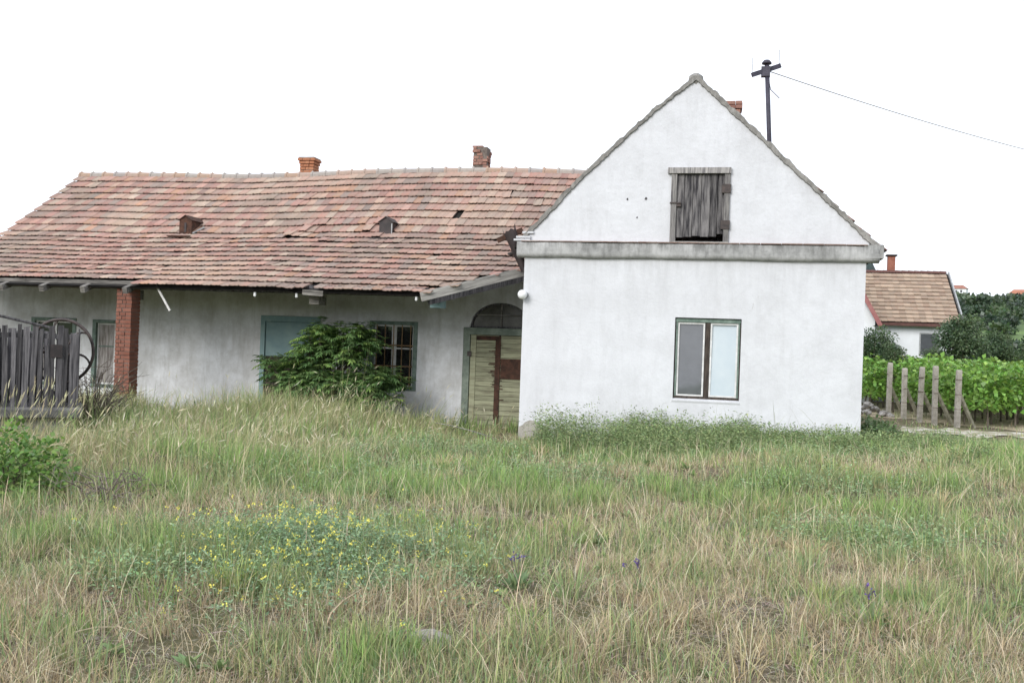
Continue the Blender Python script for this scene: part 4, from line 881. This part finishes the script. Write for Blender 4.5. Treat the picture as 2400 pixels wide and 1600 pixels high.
def tangle(name, label, loc, n_, spread, height, mat, rad=.005, droop=.6, cat='dead shrub'):
    e = tag(empty(name, (loc[0], loc[1], float(ground_h(loc[0], loc[1])))), label, cat); mb = MB()
    for k in range(n_):
        a = random.uniform(0, 6.28); R_ = random.uniform(.3, 1)*spread; h = height*random.uniform(.5, 1.1); p0 = np.array([random.gauss(0, .06)*spread, random.gauss(0, .06)*spread, -.05]); pts = []
        for q in np.linspace(0, 1, 7):
            pts.append(p0+np.array([math.cos(a)*R_*q, math.sin(a)*R_*q, h*(1.6*q-droop*1.6*q*q)])+RNG.normal(0, .03*spread*q+.004, 3))
        mb.tube(pts, [rad*(1.3-q) for q in np.linspace(0, 1, 7)], 4)
        for j in range(3):
            q = random.randint(2, 5); b0 = np.array(pts[q]); d_ = rdir(1)[0]*height*.28; mb.tube([b0, b0+d_*.6+RNG.normal(0, .02, 3), b0+d_], [rad*.6, rad*.45, rad*.25], 4)
    mb.build('stems', mat, e)
tangle('dead_shrub', 'bare grey twiggy dead shrub behind the well wheel', at(215, 950, 15.6), 60, .85, 1.15, M['stem'], .008, .45)
tangle('dry_bramble', 'dry leafless bramble stems arching over the tall grass', gp(250, 1180), 20, .75, .62, noisy('dry_bramble_stem', (.10, .075, .065), (.26, .22, .20), 20, .9, .2), .006, .75)
tangle('dry_bramble', 'dry leafless bramble stems low in the grass below the pillar', gp(400, 1105), 12, .9, .45, bpy.data.materials['dry_bramble_stem'], .006, .8)

# ================================================================ grass and meadow plants
def local(x, y): dx, dy = x-CAM[0], y-CAM[1]; return dx*RT[0]+dy*RT[1], dx*FW[0]+dy*FW[1]
def blob(x, y, px, py, rx, ry):
    c_ = gp(px, py); l0, d0 = local(c_[0], c_[1]); l, d = local(x, y); return np.exp(-((l-l0)/rx)**2-((d-d0)/ry)**2)
GREEN = [(760, 1120, 1.3, 1.1, .35), (1000, 1075, 2.2, 1.4, .35), (1270, 1150, 1.5, .8, .5), (1650, 1062, 3.2, .9, .8), (2320, 1090, 1.6, 2.4, 1.), (700, 1330, .9, .8, .4), (2050, 1300, .7, .5, .45), (180, 1500, .2, .15, .8), (300, 1390, .25, .2, .4), (2000, 1440, .3, .25, .4), (1180, 1390, .4, .3, .45), (60, 1200, .8, .5, .3), (1500, 1580, .2, .12, .6), (2150, 1250, .8, .5, .3), (880, 1560, .2, .15, .4),
         (250, 1230, .8, .45, -.5), (1350, 1470, 1.3, .4, -.35), (2130, 1110, .9, .7, -.6), (1750, 1125, 1.8, .7, -.35), (200, 1440, .4, .2, -.45), (1000, 1480, .6, .3, -.3), (1200, 1240, 1., .6, -.15), (1650, 1480, 1.0, .5, -.3)]
def green_f(x, y):
    g = .33+.95*(vnoise(x, y, .8, 1)-.5)+.9*(vnoise(x, y, .25, 2)-.5)
    for px, py, rx, ry, v in GREEN: g = g+v*blob(x, y, px, py, rx, ry)
    return g+.20*sstep(6.5, 10, local(x, y)[1])
BARE = [(230, 1420, .32, .22), (300, 1190, .30, .22), (1650, 1150, .8, .25), (1700, 1310, .3, .2), (2110, 1190, .5, .3), (1000, 1500, .35, .2), (1480, 1560, .25, .12), (900, 1390, .25, .15), (2350, 1400, .3, .25)]
def tall_f(x, y): return sstep(-.2, -2.6, x)*sstep(-9.4, -6.2, y+.25*x+.6)
def inside(x, y):
    bad = ((x > -.02) & (x < 5.82) & (y > -.03)) | ((x < .1) & (y > 2.15))
    pw = np.array([wb[0], wb[1]]); l0, d0 = local(*pw); l, d = local(x, y); return bad | ((l-l0 > -1.05) & (l-l0 < .55) & (d-d0 > -.1) & (d-d0 < 1.1))
def scatter(n, D0, D1, marg=1.22, power=1., ring=0):
    D = (D0**(2*power)+RNG.random(n)*(D1**(2*power)-D0**(2*power)))**(1/(2*power)); l = (RNG.random(n)*2-1)*(.515*D*marg+.4)
    if ring: l = np.sign(l)*(.515*D*marg+.35+RNG.random(n)*ring)
    x = CAM[0]+FW[0]*D+RT[0]*l; y = CAM[1]+FW[1]*D+RT[1]*l; k = ~inside(x, y); return x[k], y[k], D[k]
STRAW = np.array([(.52, .42, .265), (.44, .345, .22), (.62, .54, .38), (.32, .25, .165), (.44, .385, .295)])
GRN = np.array([(.235, .295, .125), (.18, .25, .11), (.305, .34, .15), (.19, .27, .14), (.35, .36, .18)])
BRT = np.array([(.235, .36, .11), (.27, .40, .13), (.205, .32, .105)])
def turf(n, D0, D1, hmul, wmul, seg, power=1., ring=0):
    x, y, D = scatter(n, D0, D1, power=power, ring=ring); g = green_f(x, y); dens = .10+.90*sstep(.30, .60, vnoise(x, y, .35, 12)+.12*vnoise(x, y, .1, 13))
    tall = tall_f(x, y); dens = np.maximum(dens, sstep(.5, .8, g))
    for bb in BARE: dens = dens*(1-.8*blob(x, y, *bb))
    dens = dens*np.where(D > 25.2, .16, 1.); rq = gp(1005, 1520); dens = dens*(np.hypot(x-rq[0], y-rq[1]) > .15); k = RNG.random(len(x)) < dens; x, y, D, g, tall = x[k], y[k], D[k], g[k], tall[k]; m_ = len(x)
    isg = RNG.random(m_) < np.clip(g, .10, .92)
    col = np.where(isg[:, None], GRN[RNG.integers(0, 5, m_)], STRAW[RNG.integers(0, 5, m_)])
    br = (g > .85) & isg & (RNG.random(m_) < .6); col[br] = BRT[RNG.integers(0, 3, br.sum())]; col = np.clip(col*(1+.2*RNG.normal(size=(m_, 1))), .02, .8)
    h = (1-.4*np.exp(-((x+6.75)/1.0)**2)*sstep(-4, -1, y))*(.05+.15*RNG.random(m_)**1.8)*(.55+.95*vnoise(x, y, .45, 5))*np.where(isg, 1.15, 1.)*(1+1.0*tall)*(1+.35*np.clip(g-.5, 0, .6))*hmul*(1-.5*blob(x, y, 1150, 1022, 1.6, 1.3))*(1-.35*blob(x, y, 1250, 1090, 2., 1.2))
    P = np.stack([x, y, ground_h(x, y)-.01], 1); az_ = RNG.random(m_)*6.28; lean = np.abs(RNG.normal(.28, .28, m_))+(~isg)*.12
    flat = (~isg) & (RNG.random(m_) < .38); lean[flat] += RNG.random(flat.sum())*1.4
    blades(nbg, P, h, wmul*(.0028+.0032*RNG.random(m_))*np.where(isg, 1.25, .85), az_, lean, col, seg, np.clip(col*1.15, 0, .8))
nbg = NB(); turf(150000, 3.3, 7.5, 1., 1., 3, .7); turf(130000, 7.5, 12.5, 1., 1.55, 2); turf(60000, 3., 15, 1., 2.6, 2, .7, ring=4.5)
nl = 70000; x, y, D = scatter(nl, 3.4, 12., power=.75); nl = len(x); u = RNG.random(nl)*6.28; dd = np.stack([np.cos(u), np.sin(u), RNG.normal(.06, .16, nl)], 1)
leaves(nbg, np.stack([x, y, ground_h(x, y)+RNG.uniform(.004, .03, nl)], 1), dd, np.array([[0, 0, 1.]])+.3*rdir(nl), RNG.uniform(.06, .18, nl), RNG.uniform(.0022, .0045, nl)*(1+.06*D), jit((.40, .35, .275), nl, .25))      # matted dead litter
tag(nbg.build('meadow_grass', M['grass']), 'short dry straw and green grass of the meadow foreground', 'grass', kind='stuff')
nbg = NB(); turf(120000, 12.5, 19.5, 1.05, 2.3, 2); turf(60000, 19.5, 36, 1.1, 4., 2); turf(40000, 15, 30, 1., 4., 2, 1., ring=6); tag(nbg.build('yard_grass', M['grass']), 'grass growing in the yard close to the house walls', 'grass', kind='stuff')
# tall grass with seed heads in front of the wing
nbg = NB(); x, y, D = scatter(90000, 8., 21., 1.15); tl = tall_f(x, y)*(.35+.65*sstep(.3, .6, vnoise(x, y, .8, 21))); k = (RNG.random(len(x)) < tl*.75*(1-.72*sstep(-.6, .9, y))) & (x < .3); x, y, D, tl = x[k], y[k], D[k], tl[k]; m_ = len(x)
h = (.20+.36*RNG.random(m_)+.40*(RNG.random(m_) < .09))*(.42+.95*vnoise(x, y, .75, 22))*(1-.55*blob(x, y, 60, 1045, .9, 1.2))*(1-.52*np.exp(-((x+6.75)/1.0)**2)*sstep(-4, -1, y))*(1+.75*blob(x, y, 780, 1003, 1.5, 1.3))*(1+.2*blob(x, y, 330, 1010, 1.2, 1.5)); P = np.stack([x, y, ground_h(x, y)-.02], 1)
col = np.where((RNG.random(m_) < .66)[:, None], np.array([(.28, .32, .14), (.22, .27, .115), (.36, .375, .185)])[RNG.integers(0, 3, m_)], np.array([(.54, .47, .29), (.60, .54, .36), (.42, .345, .215)])[RNG.integers(0, 3, m_)]); col = np.clip(col*(1+.13*RNG.normal(size=(m_, 1))), .02, .75)
az_ = YAW+RNG.normal(.1, 1.5, m_); lean = np.abs(RNG.normal(.42, .28, m_)); blades(nbg, P, h, .0042+.004*RNG.random(m_), az_, lean, col, 4, np.clip(col*1.15, 0, .75))
k = RNG.random(m_) < .20                                     # seed heads
P2_ = P[k]; hh = h[k]*1.12; d_ = np.stack([np.cos(az_[k]), np.sin(az_[k]), 0*hh], 1); ln = lean[k]
blades(nbg, P2_, hh, np.full(len(hh), .0028), az_[k], ln, col[k], 4)
tp = P2_+d_*(hh*ln)[:, None]; tp[:, 2] += hh*(1-.35*np.minimum(ln, 1.2)); dr = unit(d_*(ln*1.8)[:, None]+np.array([0, 0, 1.])*(1-.7*np.minimum(ln, 1.1))[:, None]); sc_ = jit((.62, .58, .42), len(hh), .1)
for _ in range(2): leaves(nbg, tp-dr*.10, dr, rdir(len(hh)), RNG.uniform(.09, .16, len(hh)), .013, sc_, .3)
tag(nbg.build('tall_grass', M['grass']), 'tall pale grass with seed heads in front of the tiled wing', 'grass', kind='stuff')
# long loose stalks standing out of the meadow
nbg = NB(); x, y, D = scatter(5200, 4., 15., 1.15); m_ = len(x); P = np.stack([x, y, ground_h(x, y)], 1); cl = np.where((RNG.random(m_) < .6)[:, None], jit((.66, .58, .41), m_, .1), jit((.36, .43, .20), m_, .1))
blades(nbg, P, RNG.uniform(.18, .42, m_), RNG.uniform(.0022, .0042, m_)*(1+.05*D), RNG.random(m_)*6.28, np.abs(RNG.normal(.4, .35, m_)), cl, 4); 
x = RNG.uniform(.8, 6.4, 60); y = RNG.uniform(-1.2, -.2, 60); P = np.stack([x, y, ground_h(x, y)], 1); blades(nbg, P, RNG.uniform(.5, .95, 60), np.full(60, .006), RNG.random(60)*6.28, RNG.uniform(.1, .6, 60), jit((.30, .33, .20), 60, .15), 4)
tag(nbg.build('loose_stalks', M['grass']), 'long loose straw and green stalks scattered through the meadow', 'grass', kind='stuff')
# dark tuft at the foot of the brick pillar and beside the shrub
nbg = NB()
for cx_, cy_, sd_, c_, hh_ in ((-7.75, -.35, .28, 900, .66), (-8.6, -.2, .4, 600, .6), (-2.75, .1, .5, 1300, .46), (-3.9, -.6, .9, 2400, .74), (-4.9, -.1, .6, 1500, .80), (-9.6, .2, .5, 500, .6), (-8.9, -1.0, .6, 900, .62), (-6.6, -3.8, .9, 700, .5)):
    x = cx_+RNG.normal(0, sd_, c_); y = cy_+RNG.normal(0, sd_*.7, c_); P = np.stack([x, y, ground_h(x, y)-.02], 1); cl = np.where((RNG.random(c_) < .6)[:, None], jit((.25, .31, .13), c_, .2), jit((.46, .42, .25), c_, .15))
    blades(nbg, P, hh_*RNG.uniform(.5, 1.15, c_), np.full(c_, .007), RNG.random(c_)*6.28, np.abs(RNG.normal(.55, .35, c_)), cl, 4, np.clip(cl*1.3, 0, .7))
tag(nbg.build('grass_tufts', M['grass']), 'dense green grass tufts at the foot of the brick pillar and shrub', 'grass', kind='stuff')
# distinct tussocks and flat rosettes spread through the meadow
nbg = NB(); x0, y0, D0 = scatter(420, 4.2, 15.5, 1.12); g0 = green_f(x0, y0)
for cx_, cy_, g_, d0_ in zip(x0, y0, g0, D0):
    if random.random() > .35+.8*g_: continue
    c_ = int(random.uniform(25, 70)); sd_ = random.uniform(.03, .10)*(1+.04*d0_); x = cx_+RNG.normal(0, sd_, c_); y = cy_+RNG.normal(0, sd_, c_); P = np.stack([x, y, ground_h(x, y)-.01], 1)
    base = random.choice([(.24, .34, .11), (.20, .28, .10), (.34, .39, .15), (.24, .32, .15), (.46, .39, .23), (.19, .26, .12)]); cl = jit(base, c_, .13); az_ = np.arctan2(y-cy_, x-cx_)
    blades(nbg, P, random.uniform(.13, .30)*RNG.uniform(.5, 1.1, c_), RNG.uniform(.003, .0055, c_)*(1+.06*d0_), az_+RNG.normal(0, .5, c_), np.abs(RNG.normal(.45, .25, c_)), cl, 4, np.clip(cl*1.2, 0, .75))
x0, y0, D0 = scatter(190, 4.2, 13, 1.1)
for cx_, cy_ in zip(x0, y0):
    c_ = random.randint(7, 14); P = np.repeat(np.array([[cx_, cy_, float(ground_h(cx_, cy_))+.02]]), c_, 0); u = rdir(c_); u[:, 2] = .25+.5*np.abs(u[:, 2]); sz = random.uniform(.05, .11)
    leaves(nbg, P, u, np.array([[0, 0, 1.]])+.25*rdir(c_), sz*RNG.uniform(.6, 1.2, c_), sz*random.uniform(.3, .5), jit(random.choice([(.20, .30, .12), (.24, .34, .16), (.17, .25, .10)]), c_, .15))
tag(nbg.build('meadow_tussocks', M['grass']), 'grass tussocks and broad leaved rosettes dotted through the dry meadow', 'grass', kind='stuff')
# a few stiff seed stalks in front of the well
nbg = NB(); x = []; y = []
for k in range(70): p = gp(random.uniform(-30, 200), random.uniform(1040, 1140)); x.append(p[0]); y.append(p[1])
x = np.array(x); y = np.array(y); m_ = len(x); P = np.stack([x, y, ground_h(x, y)], 1); h = RNG.uniform(.55, .95, m_); az_ = YAW+RNG.normal(0, .5, m_); ln = RNG.uniform(.05, .45, m_); cl = jit((.36, .35, .19), m_, .12)
blades(nbg, P, h, np.full(m_, .004), az_, ln, cl, 4); d_ = np.stack([np.cos(az_), np.sin(az_), 0*h], 1); tp = P+d_*(h*ln)[:, None]; tp[:, 2] += h*(1-.35*ln); dr = unit(d_*(ln*1.6)[:, None]+np.array([0, 0, 1.]))
for _ in range(2): leaves(nbg, tp-dr*.02, dr, rdir(m_), RNG.uniform(.10, .18, m_), .014, jit((.50, .46, .30), m_, .1), .3)
tag(nbg.build('seed_stalks', M['grass']), 'slender pale seed stalks standing in front of the well', 'grass', kind='stuff')
# leafy weeds: along the gable wall, lucerne patch, green tufts
def weeds(name, label, x, y, hmin, hmax, cols, leaf, nl, stemc=(.26, .32, .16), lean=.35, hvar=.5):
    nb = NB(); m_ = len(x); P = np.stack([x, y, ground_h(x, y)-.01], 1); h = RNG.uniform(hmin, hmax, m_)*(.5+.95*vnoise(x, y, hvar, 41))*(1-.45*sstep(3.4, 5.2, x)*(hmax > .5)); az_ = RNG.random(m_)*6.28; ln = np.abs(RNG.normal(lean*.6, lean*.6, m_))
    blades(nb, P, h, np.full(m_, .004), az_, ln, jit(stemc, m_, .1), 3); d_ = np.stack([np.cos(az_), np.sin(az_), 0*h], 1); tops = None
    for j in range(nl):
        t_ = RNG.uniform(.15, 1.02, m_); p = P+d_*(h*ln*t_**1.8)[:, None]; p[:, 2] += h*t_*(1-.35*np.minimum(ln, 1.2)*t_); ou = rdir(m_); ou[:, 2] = ou[:, 2]*.4+.25
        p = p+unit(ou)*(.018+.03*RNG.random((m_, 1))); L_ = leaf*RNG.uniform(.6, 1.3, m_); leaves(nb, p, ou, rdir(m_)*.6+np.array([0, 0, 1.]), L_, L_*.42, jit(cols[j % len(cols)], m_, .17))
    o = tag(nb.build(name, M['grass']), label, 'plants', kind='stuff'); tp = P+d_*(h*ln)[:, None]; tp[:, 2] += h*(1-.35*np.minimum(ln, 1.2)); return o, tp
n_ = 10500; x = RNG.uniform(.75, 7.2, n_); y = -np.abs(RNG.normal(1.1, 1.05, n_))-.08; dn = sstep(.30, .62, vnoise(x, y, .75, 31)); k = RNG.random(n_) < (.12+.8*dn)*(1-.45*sstep(3.8, 5.6, x)); x, y = x[k], y[k]
weeds('wall_weeds', 'green leafy weeds growing along the foot of the white gable wall', x, y, .22, .64, [(.22, .30, .135), (.27, .345, .155), (.18, .255, .115), (.33, .38, .185)], .046, 15)
n_ = 1000; c0 = gp(745, 1325); u = RNG.normal(0, 1, (n_, 2)); x = c0[0]+RT[0]*u[:, 0]*.50+FW[0]*u[:, 1]*.72; y = c0[1]+RT[1]*u[:, 0]*.50+FW[1]*u[:, 1]*.72
lo, tips = weeds('lucerne_patch', 'patch of bluish green lucerne stems in the dry meadow', x, y, .12, .27, [(.25, .36, .21), (.29, .40, .24), (.21, .31, .18)], .028, 20, lean=.5)
nb = NB(); k = RNG.random(len(tips)) < .34; tp = tips[k]
for _ in range(6): m_ = len(tp); leaves(nb, tp+RNG.normal(0, .008, (m_, 3)), rdir(m_)*.8+np.array([0, 0, .7]), rdir(m_), .014, .012, jit((.82, .76, .18), m_, .08))
tag(nb.build('yellow_flowers', M['grass']), 'small yellow flowers sprinkled over the lucerne patch', 'flowers', kind='stuff')
x = []; y = []
for px, py, rx, ry, c_ in ((760, 1115, 1.0, 1.0, 420), (930, 1060, .7, .7, 300), (1270, 1130, .7, .5, 220), (2060, 1290, .5, .35, 260), (1950, 1170, .9, .5, 240), (1900, 1100, 1.2, .5, 260), (1100, 1060, 1.3, .6, 200), (2200, 1045, .9, 1.2, 500), (300, 1380, .3, .2, 90), (1000, 1390, .4, .3, 60)):
    q = gp(px, py); u = RNG.normal(0, .85, (c_, 2)); x += list(q[0]+RT[0]*u[:, 0]*rx+FW[0]*u[:, 1]*ry); y += list(q[1]+RT[1]*u[:, 0]*rx+FW[1]*u[:, 1]*ry)
x, y = np.array(x), np.array(y); k = ~inside(x, y); x, y = x[k], y[k]
weeds('green_herbs', 'tufts of green herbs spread through the dry grass', x, y, .10, .30, [(.27, .38, .20), (.32, .43, .23), (.23, .33, .18)], .034, 13, lean=.5)
# single things in the meadow
def sage(px, py, label, nst=4):
    q = gp(px, py); e = tag(empty('purple_flower_plant', (q[0], q[1], float(ground_h(q[0], q[1])))), label, 'plant'); nb = NB(); n5 = 26; u = rdir(n5); u[:, 2] = .35+.5*np.abs(u[:, 2])
    leaves(nb, u*.02*np.array([1, 1, .3]), u, np.array([[0, 0, 1.]])+.3*rdir(n5), .14*RNG.uniform(.7, 1.2, n5), .05, jit((.22, .32, .15), n5, .12)); tag(nb.build('leaves', M['leaf'], e), kind='stuff')
    for k in range(nst):
        d_ = np.array([random.gauss(0, .045), random.gauss(0, .03), random.uniform(.17, .25)]); s_ = MB().tube([(0, 0, 0), tuple(d_*.5+np.array([.01, 0, .01])), tuple(d_)], [.003, .0025, .002], 5).build('stem', M['stem'], e)
        nb = NB(); m_ = 9; p = d_+np.stack([RNG.normal(0, .006, m_), RNG.normal(0, .006, m_), RNG.uniform(-.035, .008, m_)], 1); leaves(nb, p, rdir(m_), rdir(m_), .017, .012, jit((.15, .10, .30), m_, .2)); nb.build('flower', M['leaf'], e)
sage(1205, 1400, 'plant with small violet flowers beside the lucerne patch'); sage(1500, 1420, 'leafy plant with dark violet flower spikes in the open straw'); sage(2030, 1490, 'broad leaved plant with few violet flowers in the straw', 3)
def rock(px, py, s_, label):
    q = gp(px, py); o = link('rock', rock_mesh('rock', noisy('pale_lichened_rock', (.32, .29, .26), (.58, .54, .49), 9, .95, .7, .04), int(px), 2)); o.location = (q[0], q[1], float(ground_h(q[0], q[1]))+s_*.22); o.scale = (s_*1.5, s_, s_*.62); o.rotation_euler = (.1, .05, .4); tag(o, label, 'rock')
rock(1005, 1520, .085, 'pale flat rock half buried in the dry straw'); rock(1090, 1335, .05, 'small pale stone beside the yellow flower patch')
def stalks(px, py, label, segs, rad=.004, mat=None):
    q = gp(px, py); e = tag(empty('dry_stalk', (q[0], q[1], float(ground_h(q[0], q[1])))), label, 'dry stalk'); mat = mat or M['strawstem']
    for a, b_ in segs:
        A_ = RT*a[0]+np.array([0, 0, a[1]])+FW*a[2]; B_ = RT*b_[0]+np.array([0, 0, b_[1]])+FW*b_[2]; MB().tube([A_, (A_+B_)/2+np.array([0, 0, .012]), B_], [rad, rad*.85, rad*.6], 5).build('stem', mat, e)
stalks(1850, 1235, 'forked pale dry stalk lying in the greener grass', [((0, .05, 0), (.30, .20, .15)), ((0, .05, 0), (.32, .06, .05)), ((0, .04, 0), (.20, -.01, -.1)), ((.2, .05, 0), (.35, -.03, -.15))], .006)
stalks(190, 1520, 'long pale bent straw stalk near the tuft of green grass', [((-.04, .05, 0), (.16, .07, .05)), ((.16, .07, .05), (.33, .03, .0))], .0028)
stalks(1390, 1300, 'single slanting pale straw stalk in the meadow', [((0, .22, .2), (.14, .03, -.1))], .0035)
stalks(1720, 1340, 'short broken pale twig lying on the dry grass', [((-.05, .03, 0), (.08, .02, 0)), ((.08, .02, 0), (.04, .06, .02))], .004)
stalks(1130, 1010, 'long grey dry branch lying at the edge of the tall grass', [((-.9, .25, .4), (-.2, .16, 0)), ((-.2, .16, 0), (.35, .02, -.3))], .010, M['oldwood'])
